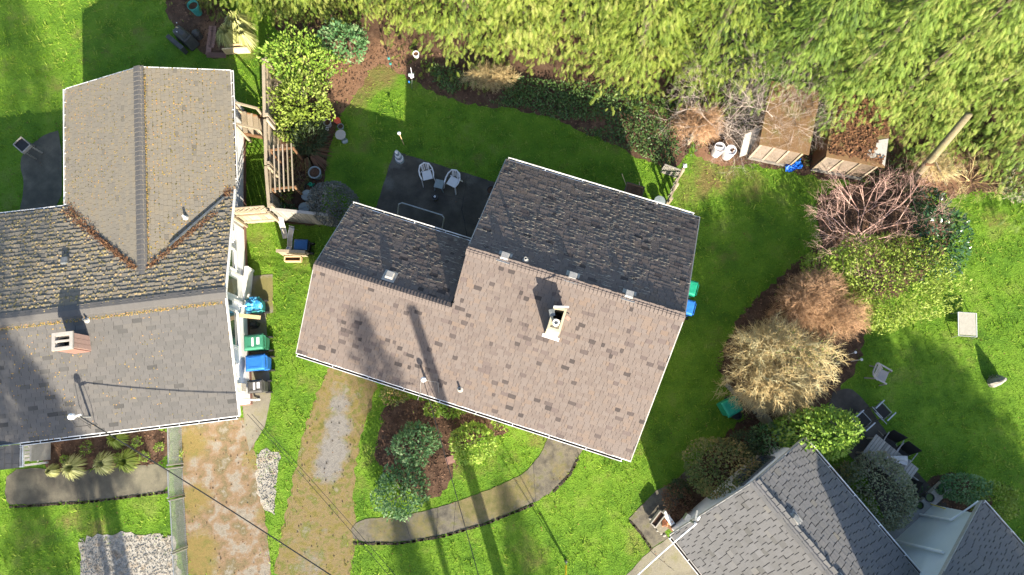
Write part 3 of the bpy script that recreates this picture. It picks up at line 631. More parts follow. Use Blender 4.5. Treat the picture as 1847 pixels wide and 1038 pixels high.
# ---- left neighbour house ----------------------------------------------
LO = at(430, 750, 2.6); LA = R(7.0)
left = thing('house', 'white sided house with a mossy grey shingle roof of crossing ridges', 'house', (LO.x, LO.y, 0), LA)
def on_left(px, py, z): q = Matrix.Rotation(-LA, 3, 'Z') @ (at(px, py, z) - Vector((LO.x, LO.y, 0))); return q
LZ, LP = 2.6, .245; LV = 3.88; LZR = LZ + LP * LV; XW = -13.0
wr, wz = -2.62, LZ + LP * 2.85; we, ww = .22, -5.5; vN = 12.15; VN = 7.72
vS = VN - (wz - LZ) / LP                                     # where the wing ridge runs into the north slope
lf = [(XW, 0, LZ), (0, 0, LZ), (.1, LV, LZR), (XW, LV, LZR)]
lb1 = [(.1, LV, LZR), (.2, VN, LZ), (we, VN + .02, LZ), (wr, vS, wz), (ww, VN, LZ), (XW, VN, LZ), (XW, LV, LZR)]
we_ = [(we, VN, LZ), (we + .05, vN, LZ), (wr, vN + .1, wz), (wr, vS, wz)]
ww_ = [(ww, VN, LZ), (wr, vS, wz), (wr, vN + .1, wz), (ww - .05, vN, LZ)]
lb = [(.1, LV, LZR), (.2, VN, LZ), (wr, vS, wz), (ww, VN, LZ), (XW, VN, LZ), (XW, LV, LZR)]
for fp in ([(-13, .3), (-.5, .3), (-.3, 12), (-5.2, 12), (-5.2, 7.4), (-13, 7.4)],): EXCL.append([tuple((Matrix.Rotation(LA, 2) @ Vector(p)) + LO.to_2d()) for p in fp])
sp_ = [(-7.0, -.05, LZ + .0), (-7.0, -.78, LZ + .0), (-9.2, -.78, LZ + .54), (-9.2, -.05, LZ + .54)]
roof_deck(left, [lf, lb, we_, ww_, sp_], G['felt_dark'])
mN = lambda s, t, pl: .55 if random.random() < .9 else 0
def mossF(s, t, pl):
    g = noise3(np.array([[s, t, 3.]]), 1.1, 4)[0]; return max(0.02, min(.8, .16 + .6 * g))
def mossE(s, t, pl): g = noise3(np.array([[s, t, 9.]]), .9, 8)[0]; return max(.2, min(1, .72 + .5 * g))
def mossW(s, t, pl): g = noise3(np.array([[s, t, 5.]]), 1., 3)[0]; return max(0.03, min(.95, .85 - .32 * t + .4 * g))
mf, nF = shingle_field(left, lf, (1, 0, 0), G['shingle_grey'], .14, .30, .009, .003, darks=.05, shift=.15, moss=mossF)
mb_, nB = shingle_field(left, lb, (-1, 0, 0), G['shingle_mossy'], .158, .22, .034, .014, darks=.05, moss=lambda s, t, pl: .8, jt=.03)
me_, nE = shingle_field(left, we_, (0, 1, 0), G['shingle_mossy'], .135, .2, .012, .005, darks=.03, moss=mossE, jt=.01)
mw_, nW = shingle_field(left, ww_, (0, -1, 0), G['shingle_mossy'], .135, .2, .009, .004, darks=.03, moss=mossW, jt=.01)
shingle_field(left, sp_, (0, 1, 0), G['shingle_grey'], .2, .3, .016, .005)
for C, n, m_, z_ in ((mf, nF, 'moss', (.015, .055)), (mb_, nB, 'moss_pale', (.04, .12)), (me_, nE, 'moss', (.015, .06)), (mw_, nW, 'moss', (.015, .055))): moss_blobs(left, C, n, size=z_, m=m_)
moss_blobs(left, [Vector((random.uniform(-8, 0), LV - .3 + random.uniform(-.06, .06), LZR - LP * .3 + .012)) for _ in range(900)], nF, size=(.02, .05))
moss_blobs(left, [Vector((wr + .19 + random.uniform(-.03, .04), random.uniform(vS, vN), wz - .04 + .012)) for _ in range(500)], nE, size=(.02, .05))
ridge_caps(left, (XW, LV, LZR + .01), (.1, LV, LZR + .01), LP, .19, G['shingle_grey'], .2)
ridge_caps(left, (wr, vS, wz + .01), (wr, vN + .1, wz + .01), LP, .17, G['shingle_grey'], .17)
w = MB(); w.prism([(XW, .5), (-.5, .5), (-.42, 7.0), (XW, 7.0)], 0, 2.5); w.prism([(-5.1, 7.003), (-.44, 7.003), (-.2, 11.9), (-5.1, 11.9)], 0, 2.5)
w.add([(-.6, .5, 2.4), (-.6, .5, LZ + LP * .5 - .1), (-.56, LV, LZR - .1), (-.52, 7.0, LZ + LP * .7 - .1), (-.52, 7.0, 2.4), (-.5, .5, 2.4), (-.5, .5, LZ + LP * .5 - .1), (-.46, LV, LZR - .1), (-.42, 7.0, LZ + LP * .7 - .1), (-.42, 7.0, 2.4)], [(0, 1, 2, 3, 4), (9, 8, 7, 6, 5), (0, 5, 6, 1), (1, 6, 7, 2), (2, 7, 8, 3), (3, 8, 9, 4)])
w.build('wall', G['white_siding'], left)
siding(left, (-.498, .52), (-.42, 6.98), lambda s: LZ + LP * min(s + .5, 7.3 - s) - .2, 'white_siding', (1, 0), h=.11)
siding(left, (-.438, 7.1), (-.2, 11.88), lambda s: 2.45, 'white_siding', (1, 0), h=.11)
MB().prism([(-13, .47), (-.475, .47), (-.395, 7.0), (-.175, 11.93), (-5.12, 11.93), (-5.12, 7.03), (-13, 7.03)], 0, .22).build('foundation', G['brick'], left)
for a, b, o_ in ((lf[1], lf[2], (.8, 0, 0)), (lf[2], (.2, VN, LZ), (.8, 0, 0)), ((ww - .05, vN, LZ), we_[2], (0, .8, 0)), (we_[2], we_[1], (0, .8, 0)), (lf[0], lf[1], (0, -.6, 0)), ((ww, VN, LZ), (XW, VN, LZ), (0, .6, 0))): fascia(a, b, left, out=o_)
gutter(left, (-7.0, 0, LZ - .015), (-.03, 0, LZ - .015), (0, -1, 0), hang=.62)
gutter(left, (-7.0, -.78, LZ - .015), (-7.0, -.12, LZ - .015), (1, 0, 0), hang=.5)
gutter(left, (we + .005, VN + .3, LZ - .015), (we + .045, vN, LZ - .015), (1, 0, 0), hang=.5)
gutter(left, (ww - .045, vN, LZ - .015), (ww - .005, VN + .1, LZ - .015), (-1, 0, 0), hang=.45)
gutter(left, (ww - .1, VN, LZ - .015), (-9.5, VN, LZ - .015), (0, 1, 0), hang=.6)
# valleys: metal on the east one, fallen needles in both
mb = MB(); a = Vector((we - .05, VN - .1, LZ + .05)); b = Vector((wr + .35, vS + .41, wz - .0)); c = a.lerp(b, .78)
for k in range(3):
    o_ = Vector((.05, .05, 0)) * (k - 1); mb.bar(a.lerp(b, .12) + o_ + Vector((0, 0, .03)), c + o_ + Vector((0, 0, .03)), .055, .02)
mb.build('valley_flashing', G['steel_dark'], left)
def litter(house, pts, n, spread, name='leaf_litter', m='litter', size=(.03, .075)):
    C = []; 
    for _ in range(n):
        i = random.randrange(len(pts) - 1); p = Vector(pts[i]).lerp(Vector(pts[i + 1]), random.random()); C.append(p + Vector((random.gauss(0, spread), random.gauss(0, spread), random.uniform(.0, .03))))
    C = np.array([tuple(c) for c in C]); A = unit(len(C)); A[:, 2] *= .3; Nn = np.tile((0, 0, 1.), (len(C), 1)) + unit(len(C)) * .3
    return stamp(name, T_SMALL, F_SMALL, C, A, Nn, rng.uniform(*size, len(C)), G[m], house, kind='stuff')
litter(left, [(ww + .05, VN - .1, LZ + .06), (ww + 1.1, VN - 1.3, LZ + .06 + 1.1 * LP)], 700, .13)
litter(left, [(ww + .9, VN - 1.0, LZ + .05 + .95 * LP), (wr - .2, vS + .2, wz + .02)], 700, .05)
litter(left, [(we - .15, VN - .1, LZ + .06), (we - .5, VN - .5, LZ + .1)], 350, .1)
litter(left, [(we - .6, VN - .9, LZ + .25), (wr + .2, vS + .2, wz + .02)], 500, .05)
# roof fittings
def on_lf(px, py, top=0, plane='f'):
    z = 3
    for _ in range(12):
        q = on_left(px, py, z + top); z = LZ + LP * q.y if plane == 'f' else (LZ + LP * (VN - q.y) if plane == 'b' else wz - LP * (q.x - wr))
    return Vector((q.x, q.y, z))
nEv = Vector((LP, 0, 1)).normalized(); nBv = Vector((0, LP, 1)).normalized(); nFv = Vector((0, -LP, 1)).normalized()
pipe_vent(left, on_lf(335, 393, 0, 'e'), .2, .04, 'white_paint', nEv)
pipe_vent(left, on_lf(157, 578), .2, .035, 'metal', nFv)
turtle_vent(left, on_lf(119, 472, 0, 'b'), nBv, pi, 'steel_dark', 1.0)
cp = on_lf(150, 640); 
ztop = cp.z + .95
mb = MB(); chim(mb, (-.34, .05), (.30, .60), ztop, ztop + .06, .1); mb.prism([(-.238, .30), (.198, .30), (.198, .36), (-.238, .36)], ztop, ztop + .06)
cx = mb.build('chimney', G['mortar'], left, loc=(cp.x, cp.y, 0))
mb = MB(); chim(mb, (-.29, .09), (.25, .56), cp.z - .4, ztop - .002, .08); mb.build('core', G['mortar'], cx)
MB().prism([(-.205, .175), (.165, .175), (.165, .475), (-.205, .475)], ztop - .9, ztop - .35).build('flue', G['dark'], cx)
zz = cp.z - .1; row = 0; bm_ = {}
def put_brick(x, y, z, l, rz):
    key = round(l, 2)
    if key not in bm_:
        o = MB().box((0, 0, 0), (l - .01, .05, .062), t=.5).build('brick', G['brick'], cx); bm_[key] = o.data
        o.data.attributes['tint'].data.foreach_set('value', [random.random()] * 6)
    else:
        o = bpy.data.objects.new('brick', bm_[key]); COL.objects.link(o); o.parent = cx
    o.location = (x, y, z); o.rotation_euler.z = rz
while zz < ztop - .03:
    o_ = .1 if row % 2 else 0
    for k in range(3):
        put_brick(.258, .09 + .08 + k * .155, zz, .155, pi / 2)
        put_brick(-.28 + .09 + k * .178, .083, zz, .178, 0)
    zz += .072; row += 1
# service mast
sp = on_lf(163, 752); mast = MB().tube([sp + Vector((0, 0, -.2)), sp + Vector((0, 0, .95))], .035, 8).build('service_mast', G['metal'], left)
MB().lathe([(.05, .85), (.1, .9), (.1, 1.0), (.05, 1.06), (0, 1.06)], sp, 10).build('weatherhead', G['white_paint'], mast)
MB().bar(sp + Vector((0, 0, .8)), sp + Vector((.22, .03, .82)), .05, .06).build('wire_bracket', G['white_paint'], mast)
for dx, q in ((-.1, on_lf(160, 768)), (.12, on_lf(172, 765))): MB().tube([sp + Vector((dx, 0, .95)), sp.lerp(q, .7) + Vector((dx, -.1, .5)), q + Vector((0, 0, .05)), q + Vector((.08, -.1, .03))], .01, 5).build('drip_wire', G['cable'], mast)
# east wall: windows, door, lamp, downspouts
def wl(px, py, z, off=.0): return on_left(px, py, z)
for v, w_, h_, z in ((9.35, .9, 1.0, 1.55), (7.75, .75, .9, 1.6)): window(left, (-.28 - (11 - v) * .03 + .012, v, z), w_, h_, 0, 2, 3)
for v, w_, h_ in ((6.4, .35, .5), (5.55, .7, .85), (3.05, 1.2, .9), (1.6, .5, .5)): window(left, (-.475 + .01 * v + .01, v, 1.75), w_, h_, 0, 1, 1)
dr = bpy.data.objects.new('door', None)
mb = MB(); mb.box((0, 4.55, 1.3), (.07, .86, 2.0)); do = mb.build('door', G['white_paint'], left, loc=(-.43, 0, 0))
mb = MB(); 
for s in (-1, 1): mb.box((.01, 4.55 + s * .5, 1.32), (.1, .11, 2.16))
mb.box((.01, 4.55, 2.38), (.1, .886, .1)); mb.build('door_frame', G['white_paint'], do)
MB().box((.042, 4.55, 1.65), (.012, .6, .95)).build('pane', G['glass'], do); MB().lathe([(.0, 0), (.03, .01), (.035, .04), (0, .06)], (0, 0, 0), 8).build('handle', G['metal'], do, loc=(.06, 4.22, 1.2))
MB().box((.0, 0, 0), (.1, .14, .22)).build('wall_lamp', G['steel_dark'], left, loc=(-.36, 3.88, 2.0))
for v in (.62,): MB().tube([(-.37 + .012 * v, v, 2.48), (-.37 + .012 * v, v, .1), (-.2 + .012 * v, v, .05)], .035, 6).build('downspout', G['white_paint'], left)
MB().box((-.36, 1.0, 1.3), (.16, .28, .4)).build('meter_box', G['beige_plastic'], left)
# front porch stair seen through the notch of the eave
pc = thing('porch_stair', 'grey slatted porch steps under the corner of the white gutter', 'stairs', at(66, 830, 0), LA)
for k in range(7): MB().box((-.0, .05 + k * .12, .25 + .1 * k), (.5, .1, .035)).build('tread', G['trim_grey'], pc)
for s in (-.3, .3): MB().bar((s, -.05, .35), (s, .8, 1.1), .05, .06).build('rail', G['trim_grey'], pc)
MB().box((.05, -.14, .2), (.95, .07, .1)).build('toe_board', G['trim_grey'], pc)
MB().box((.5, .4, .55), (.06, .9, 1.0)).build('side_panel', G['trim_grey'], pc)
# ---- lower right house -------------------------------------------------
QO = at(1210, 966, 2.6); QA = atan2(.62, .785)
right = thing('house', 'grey gabled house with large angular shingles and a clogged eave beside the side lawn', 'house', (QO.x, QO.y, 0), QA)
QP = .5; QW = 5.2; QR = 2.84; QL = 9.0; QZ = 2.6 + QP * QR; QN = QZ - QP * (QW - QR)
qa = [(0, -QL, 2.6), (QR, -QL, QZ), (QR, -.04, QZ), (0, 0, 2.6)]
qb = [(QR, -QL, QZ), (QW, -QL, QN), (QW, -.36, QN), (QR, -.04, QZ)]
EXCL.append([tuple((Matrix.Rotation(QA, 2) @ Vector(p)) + QO.to_2d()) for p in [(.3, -9), (5.4, -9), (5.4, -.25), (.3, -.25)]])
roof_deck(right, [qa, qb], G['felt_dark'])
shingle_field(right, qa, (0, -1, 0), G['shingle_stone'], .15, .245, .012, .004, single=140, darks=.03, gap=.022, jt=.07)
shingle_field(right, qb, (0, 1, 0), G['shingle_stone'], .15, .245, .022, .006, single=160, darks=.03, gap=.022, jt=.07)
ridge_caps(right, (QR, -QL, QZ + .015), (QR, -.04, QZ + .015), QP, .17, G['shingle_stone'], .2)
w = MB(); w.prism([(.35, -QL + .3), (QW - .35, -QL + .3), (QW - .35, -.48), (.35, -.48)], 0, 2.5)
w.add([(.35, -.48, 2.4), (.35, -.48, 2.6), (QR, -.48, QZ - .12), (QW - .35, -.48, QN), (QW - .35, -.48, 2.4)] + [(.35, -.58, 2.4), (.35, -.58, 2.6), (QR, -.58, QZ - .12), (QW - .35, -.58, QN), (QW - .35, -.58, 2.4)], [(4, 3, 2, 1, 0), (5, 6, 7, 8, 9), (1, 6, 5, 0), (2, 7, 6, 1), (3, 8, 7, 2), (4, 9, 8, 3)])
w.build('wall', G['white_siding'], right)
siding(right, (.35, -.48), (QW - .35, -.48), lambda s: min(2.6 + QP * (s + .2), QZ - QP * (s + .35 - QR)) - .14, 'white_siding', (0, 1), h=.16)
window(right, (3.6, -.45, 1.5), 1.3, .9, pi / 2, 2, 1, 'steel_dark')
for a, b, o_ in ((qa[3], qa[2], (0, .8, 0)), (qb[3], qb[2], (0, .8, 0)), (qa[0], qa[3], (-.6, 0, 0)), (qb[1], qb[2], (.6, 0, 0))): fascia(a, b, right, out=o_)
gutter(right, (0, -4.5, 2.585), (0, -.03, 2.585), (-1, 0, 0), hang=.8)
gutter(right, (QW, -6, QN - .015), (QW, -.38, QN - .015), (1, 0, 0), hang=1.1)
def on_right(px, py, plane='b'):
    z = 3
    for _ in range(12):
        q = Matrix.Rotation(-QA, 3, 'Z') @ (at(px, py, z) - Vector((QO.x, QO.y, 0))); z = 2.6 + QP * q.x if plane == 'a' else QZ - QP * (q.x - QR)
    return Vector((q.x, q.y, z))
nQb = Vector((QP, 0, 1)).normalized()
turtle_vent(right, on_right(1433, 938), nQb, -pi / 2, 'trim_grey', 1.0); turtle_vent(right, on_right(1520, 1049), nQb, -pi / 2, 'trim_grey', 1.0)
sp = on_right(1246, 940, 'a'); sp.y -= .0
mast = MB().tube([sp + Vector((0, 0, -.3)), sp + Vector((0, 0, .5))], .035, 8).build('service_mast', G['metal'], right)
MB().box(sp + Vector((-.05, .22, .28)), (.2, .16, .24), .3).build('meter_box', G['steel_dark'], mast); MB().bar(sp + Vector((0, 0, .45)), sp + Vector((.3, .25, .5)), .06, .05).build('wire_bracket', G['steel_dark'], mast)
MB().tube([sp + Vector((.12, .02, .45)), sp + Vector((.24, .05, .47))], .035, 8).build('insulator', G['white_paint'], mast)
# unseen tall block added for its shadow (stands below the lower edge of the photograph and shades the roof)
# its position is fixed by the straight shade line that crosses the back slope
# ---- fourth roof, bottom right corner ----------------------------------
KO = at(1772, 905, 2.6); kg = thing('house', 'grey shingled gable with pale blue grey siding facing a narrow yard', 'house', (KO.x, KO.y, 0), QA)
kp = [(0, 0, 2.6), (0, -9, 2.6), (-3.1, -9, 2.6 + .5 * 3.1), (-3.1, .03, 2.6 + .5 * 3.1)]; kq = [(-3.1, .03, 4.15), (-3.1, -9, 4.15), (-6.2, -9, 2.6), (-6.2, 0, 2.6)]
roof_deck(kg, [kp, kq], G['felt_dark'])
shingle_field(kg, kp, (0, 1, 0), G['shingle_stone'], .15, .245, .022, .006, single=80, darks=.03, gap=.022, jt=.07)
shingle_field(kg, kq, (0, -1, 0), G['shingle_stone'], .19, .34, .015, .005, darks=.03)
ridge_caps(kg, (-3.1, -9, 4.165), (-3.1, .03, 4.165), .5, .17, G['shingle_stone'], .2)
w = MB(); w.prism([(-5.8, -8.8), (-.35, -8.8), (-.35, -.22), (-5.8, -.22)], 0, 2.5)
w.add([(-5.8, -.22, 2.4), (-5.8, -.22, 2.7), (-3.1, -.22, 4.0), (-.35, -.22, 2.7), (-.35, -.22, 2.4), (-5.8, -.32, 2.4), (-5.8, -.32, 2.7), (-3.1, -.32, 4.0), (-.35, -.32, 2.7), (-.35, -.32, 2.4)], [(4, 3, 2, 1, 0), (5, 6, 7, 8, 9), (1, 6, 5, 0), (2, 7, 6, 1), (3, 8, 7, 2), (4, 9, 8, 3)])
w.build('wall', G['grey_siding'], kg)
siding(kg, (-5.8, -.22), (-.35, -.22), lambda s: 2.6 + .5 * min(s + .4, 5.8 - s) - .1, 'grey_siding', (0, 1), h=.2, z0=.2)
for a, b, o_ in ((kp[0], kp[3], (0, .8, 0)), (kq[3], kq[0], (0, .8, 0)), (kp[0], kp[1], (.6, 0, 0))): fascia(a, b, kg, out=o_)
gutter(kg, (0, -6, 2.585), (0, -.03, 2.585), (1, 0, 0), hang=1.1)
MB().tube([(-.05, .03, 2.5), (-.9, -.12, 1.9), (-.95, -.14, .1)], .04, 6).build('downspout', G['white_paint'], kg)
MB().tube([(-2.2, -.1, 3.0), (-2.35, -.08, .4)], .05, 8).build('downspout', G['white_paint'], kg)
MB().box((-2.2, -.05, .12), (5.4, .4, .24)).build('foundation', G['trim_grey'], kg)
MB().box((-3.4, .35, .12), (.7, .6, .22)).build('step', G['trim_grey'], kg)
EXCL.append([tuple((Matrix.Rotation(QA, 2) @ Vector(p)) + KO.to_2d()) for p in [(-6, -9), (0, -9), (0, -.2), (-6, -.2)]])
# ================================================================== VEGETATION
def blob_points(n, rx, ry, rz, zc, lump=.22, f=2.2, shell=.4, seed=0, lower=-.6):
    """points through a lumpy ellipsoid crown, with outward directions"""
    D = unit(int(n * 1.6)); D = D[D[:, 2] > lower][:n]
    r = 1 + lump * noise3(D, f, seed) + lump * .5 * noise3(D, f * 2.6, seed + 1)
    depth = 1 - shell * rng.random(len(D)) ** 2
    C = D * (r * depth)[:, None] * np.array((rx, ry, rz)); C[:, 2] += zc
    return C, D, r * depth
def stems(parent, n, h, r, m='bark', name='trunk', rad=.03):
    mb = MB()
    for k in range(n):
        a = 2 * pi * k / n + random.random(); e = Vector((cos(a) * r * random.uniform(.4, .9), sin(a) * r * random.uniform(.4, .9), h * random.uniform(.5, .85)))
        mb.tube([(cos(a) * .05, sin(a) * .05, -.05), e * .4 + Vector((random.gauss(0, .05), random.gauss(0, .05), .1 * h)), e], [rad, rad * .7, rad * .25], 5)
    o = mb.build(name, G[m], parent); o['kind'] = 'stuff' if n > 1 else 'thing'
    if n == 1: del o['kind']
    return o
def shrub(label, px, py, rpx, h, m, n=2500, leaf=.09, ry=None, tmpl='leaf', cat='shrub', name='shrub', lump=.22, f=2.2, group=None, seed=None, up=.35, shell=.4, zc=None, tints=None, lean=None):
    zc = h * .52 if zc is None else zc; c = at(px, py, zc); seed = int(px + py) if seed is None else seed
    o = thing(name, label, cat, (c.x, c.y, 0), 0, group)
    sc = 48 * (CAM_H / (CAM_H - zc)) ; rx = rpx / sc; ryy = (ry or rpx) / sc
    C, D, r = blob_points(n, rx, ryy, h * .5, zc, lump, f, shell, seed); C[:, 2] = np.maximum(C[:, 2], .03)
    A = D * .7 + unit(len(C)) * .75 + np.array((0, 0, up * .6)); Nn = D + unit(len(C)) * .55 + np.array((0, 0, up + .35))
    T, F = {'leaf': (T_LEAF, F_LEAF), 'small': (T_SMALL, F_SMALL), 'spray': (T_SPRAY, F_SPRAY), 'twig': (T_TWIG, F_TWIG), 'blade': (T_BLADE, F_BLADE)}[tmpl]
    t = np.clip(.5 + .28 * noise3(C, 2.5 / max(rx, .3), seed + 5) + rng.normal(0, .2, len(C)), 0, 1)
    stamp('crown', T, F, C, A, Nn, leaf * rng.uniform(.6, 1.25, len(C)), G[m], o, t)
    stems(o, 4 if h < 1.6 else 6, h, rx * .7)
    return o
# ---- tall conifers along the back ---------------------------------------
def conifer_mesh(name, H, Rr, n, seed, m, size=.30, skirt=.25, droop=.5, dark=.0):
    r = np.random.default_rng(seed)
    t = r.random(n) ** 1.25; ang = r.random(n) * 2 * pi
    z = skirt + (H - skirt) * t
    prof = Rr * (1 - t) ** .75 * (.95 + .14 * np.sin(ang * 3 + seed) + .20 * np.sin(ang * 7 + z * 2.6 + seed * 2) + .18 * np.sin(z * 5.5 + ang * 2))
    prof *= np.clip(.55 + 1.3 * t / .12, 0, 1) if False else 1
    rad = prof * (1 - .55 * r.random(n) ** 1.7) * (1 - .22 * (noise3(np.stack([np.cos(ang) * 2, np.sin(ang) * 2, z], 1), 2.2, seed) < -.35))
    C = np.stack([np.cos(ang) * rad, np.sin(ang) * rad, z + .35 * np.sin(ang * 5 + z)], 1); C[:, 2] = np.maximum(C[:, 2], .12)
    k = 6                                                            # sprays per branch tip
    C = np.repeat(C, k, 0); a2 = np.repeat(ang, k) + r.normal(0, .45, n * k)
    A = np.stack([np.cos(a2), np.sin(a2), -droop + r.normal(0, .28, n * k)], 1)
    C = C + r.normal(0, .15, C.shape); C[:, 2] = np.maximum(C[:, 2], .1)
    Nn = np.stack([np.cos(a2) * .55, np.sin(a2) * .55, np.full(n * k, .8)], 1) + r.normal(0, .6, (n * k, 3))
    tn = np.clip(np.repeat(.5 + .25 * np.sin(ang * 4 + z * 3) + r.normal(0, .12, n), k) + r.normal(0, .26, n * k) - dark, 0, 1)
    o = stamp(name, T_SPRAY, F_SPRAY, C, A, Nn, size * r.uniform(.6, 1.25, n * k), G[m], None, tn)
    return o.data, o
con = []
for i, (H, Rr, n, m_, dr) in enumerate(((8.5, 2.7, 1250, 'leaf_cedar', .5), (9.5, 2.9, 1350, 'leaf_cedar', .55), (9, 2.8, 1350, 'leaf_cedar_green', .8), (7.5, 2.4, 1150, 'leaf_cedar', .45))):
    d, o = conifer_mesh('crown', H, Rr, n, 20 + i, m_, droop=dr); con.append((d, H, Rr)); bpy.data.objects.remove(o)
def conifer(label, x, y, kind, rot, s=1, group='tall conifers along the back of the gardens', lean=(0, 0)):
    o = thing('conifer', label, 'tree', (x, y, 0), rot, group); o.scale = (s, s, s); o.rotation_euler.x, o.rotation_euler.y = lean
    c = bpy.data.objects.new('crown', con[kind][0]); COL.objects.link(c); c.parent = o
    H = con[kind][1]; MB().tube([(0, 0, -.1), (.03, 0, H * .5), (0, 0, H * .93)], [.2, .12, .02], 7).build('trunk', G['bark'], o)
    return o
CON = [('yellow green conifer whose lowest twigs hang over the teal jar, leftmost of the row', 400, -52, 3, 2.3, .9), ('yellow green conifer behind the ornamental grass clumps, second of the row', 474, -36, 3, .3, .9), ('conifer over the laurel bush, between the grass clumps and the rhododendrons', 556, -22, 0, 1.2, .9),
       ('feathery conifer behind the bare soil patch and the bamboo stake', 648, -24, 1, 2.2, .85), ('conifer above the two shepherd hooks at the edge of the sunny lawn', 735, -22, 0, 3.1, .82),
       ('broad conifer behind the white rimmed pot by the dark bed', 840, 22, 1, 4.4, .97), ('conifer over the middle of the dark ivy bed, left of the widest ivy', 945, 26, 3, .9, 1.1),
       ('dense conifer reaching furthest over the widest part of the ivy bed', 1045, 48, 0, 5.1, 1.0), ('bright conifer standing at the right end of the ivy bed', 1150, 92, 3, 2.7, 1.1),
       ('conifer behind the grey bare branches, left of the bare tree trunk', 1268, 108, 1, 1.7, .95), ('conifer partly veiled by bare branches above the small arched shed', 1396, 150, 2, 3.9, .92),
       ('dark green conifer hanging over the needle covered shed roof', 1500, 172, 2, .4, .97), ('green conifer beyond the needle covered shed, left of the leaning pole top', 1612, 178, 2, 2.0, 1.0),
       ('conifer above the top end of the leaning wooden pole', 1725, 200, 2, 3.3, 1.02), ('conifer at the right border of the picture above the bare brush', 1838, 236, 2, 5.2, 1.08)]
for l, px, py, k, rot, s in CON: p = at(px, py); conifer(l, p.x, p.y, k, rot, s)
# ---- shrubs -------------------------------------------------------------
shrub('glossy broadleaf laurel at the head of the board fence, under the conifers', 540, 112, 62, 2.4, 'leaf_bright', 2300, .15, ry=40, lump=.35, f=3)
shrub('pale green rhododendron with upright leaf whorls behind the bare soil', 622, 74, 42, 2.0, 'leaf_shrub', 1100, .16, ry=28, lump=.3)
shrub('large yellow green rhododendron along the board fence above the clay pots', 540, 178, 50, 2.0, 'leaf_lime', 1900, .14, ry=56, lump=.4, f=3.2)
shrub('small leafy rhododendron filling the gap below the largest one', 522, 232, 28, 1.3, 'leaf_lime', 650, .13, ry=26)
shrub('dark spiky fern like bush beside the wooden arbour', 553, 250, 36, 1.0, 'leaf_dark', 1500, .2, ry=32, tmpl='blade')
def tuft(label, px, py, rpx, m, n=160, h=.5, cat='plant', name='grass_tuft', w=.016, group=None, flat=.6):
    c = at(px, py, h * .3); o = thing(name, label, cat, (c.x, c.y, 0), 0, group); L = rpx / 50
    V = []; F = []; tn = []
    for _ in range(n):
        a = random.random() * 2 * pi; l = L * random.uniform(.65, 1.1); d = Vector((cos(a), sin(a), 0)); s = Vector((-sin(a), cos(a), 0)) * w; hh = h * random.uniform(.5, 1.1)
        b = len(V); P = [d * .05 * random.random(), d * l * .4 + Vector((0, 0, hh)), d * l * .8 + Vector((0, 0, hh * flat)), d * l * 1.05 + Vector((0, 0, max(.02, hh * flat * .3)))]
        V += [P[0] - s, P[0] + s, P[1] + s, P[1] - s, P[2] + s * .8, P[2] - s * .8, P[3], P[3] + s * .05]; F += [(b, b + 1, b + 2, b + 3), (b + 3, b + 2, b + 4, b + 5), (b + 5, b + 4, b + 7, b + 6)]; tn += [random.random()] * 3
    mesh_obj('leaves', np.array(V), F, G[m], o, tint=tn); return o
tuft('drooping dark red brown fern fronds below the spiky bush', 558, 278, 44, 'leaf_fern_red', 170, .45, w=.022)
shrub('low grey green heather between the arbour and the round tub', 537, 318, 24, .5, 'leaf_olive', 900, .1, ry=34, tmpl='blade')
shrub('bright yellow green euphorbia clump against the board fence', 506, 350, 22, .7, 'leaf_lime', 600, .13, ry=20, tmpl='blade')
shrub('lower green part plant under the euphorbia by the gate', 512, 378, 20, .45, 'leaf_shrub', 300, .1, ry=12)
shrub('round grey brown clipped shrub between the gate and the house eave', 601, 367, 43, 2.1, 'leaf_grey', 4600, .07, ry=38, tmpl='small', lump=.08, shell=.25)
for l, px, py, r in (('pale ornamental grass clump nearest the new lumber bed', 414, 68, 28), ('silvery ornamental grass clump in the middle of the three', 432, 46, 32), ('ornamental grass clump beside the laurel, right of the silvery one', 444, 72, 22)):
    tuft(l, px, py, r, 'leaf_pampas', 240, .8, group='ornamental grasses in the back bed')
for l, px, py, r, m_ in (('largest golden grass tuft in the front bed', 133, 843, 23, 'leaf_pampas'), ('golden green grass tuft in the middle of the front bed', 188, 836, 21, 'leaf_pampas'), ('brightest yellow grass tuft with long blades', 229, 831, 22, 'leaf_lime'),
        ('small pale grass tuft at the left end of the front bed', 96, 849, 12, 'leaf_pampas'), ('golden grass tuft touching the white gutter', 212, 790, 20, 'leaf_lime')):
    tuft(l, px, py, r, m_, 260, .4, group='grass tufts in the front bed', w=.012)
for l, px, py, r in (('thin leaved green plant near the porch side of the bed', 157, 809, 11), ('little round green plant left of the fence', 260, 824, 8), ('small green plant beside the brightest tuft', 213, 827, 8), ('sparse green plant under the eave near the fence', 247, 797, 8), ('small green plant close to the wire fence', 288, 806, 7), ('tiny dark green seedling in the mulch bed', 116, 828, 6)):
    shrub(l, px, py, r, .25, 'leaf_bright', 130, .07, name='plant', cat='plant')
shrub('yellow plant pressed against the wire fence', 318, 822, 9, .35, 'leaf_lime', 200, .08, name='plant', cat='plant')
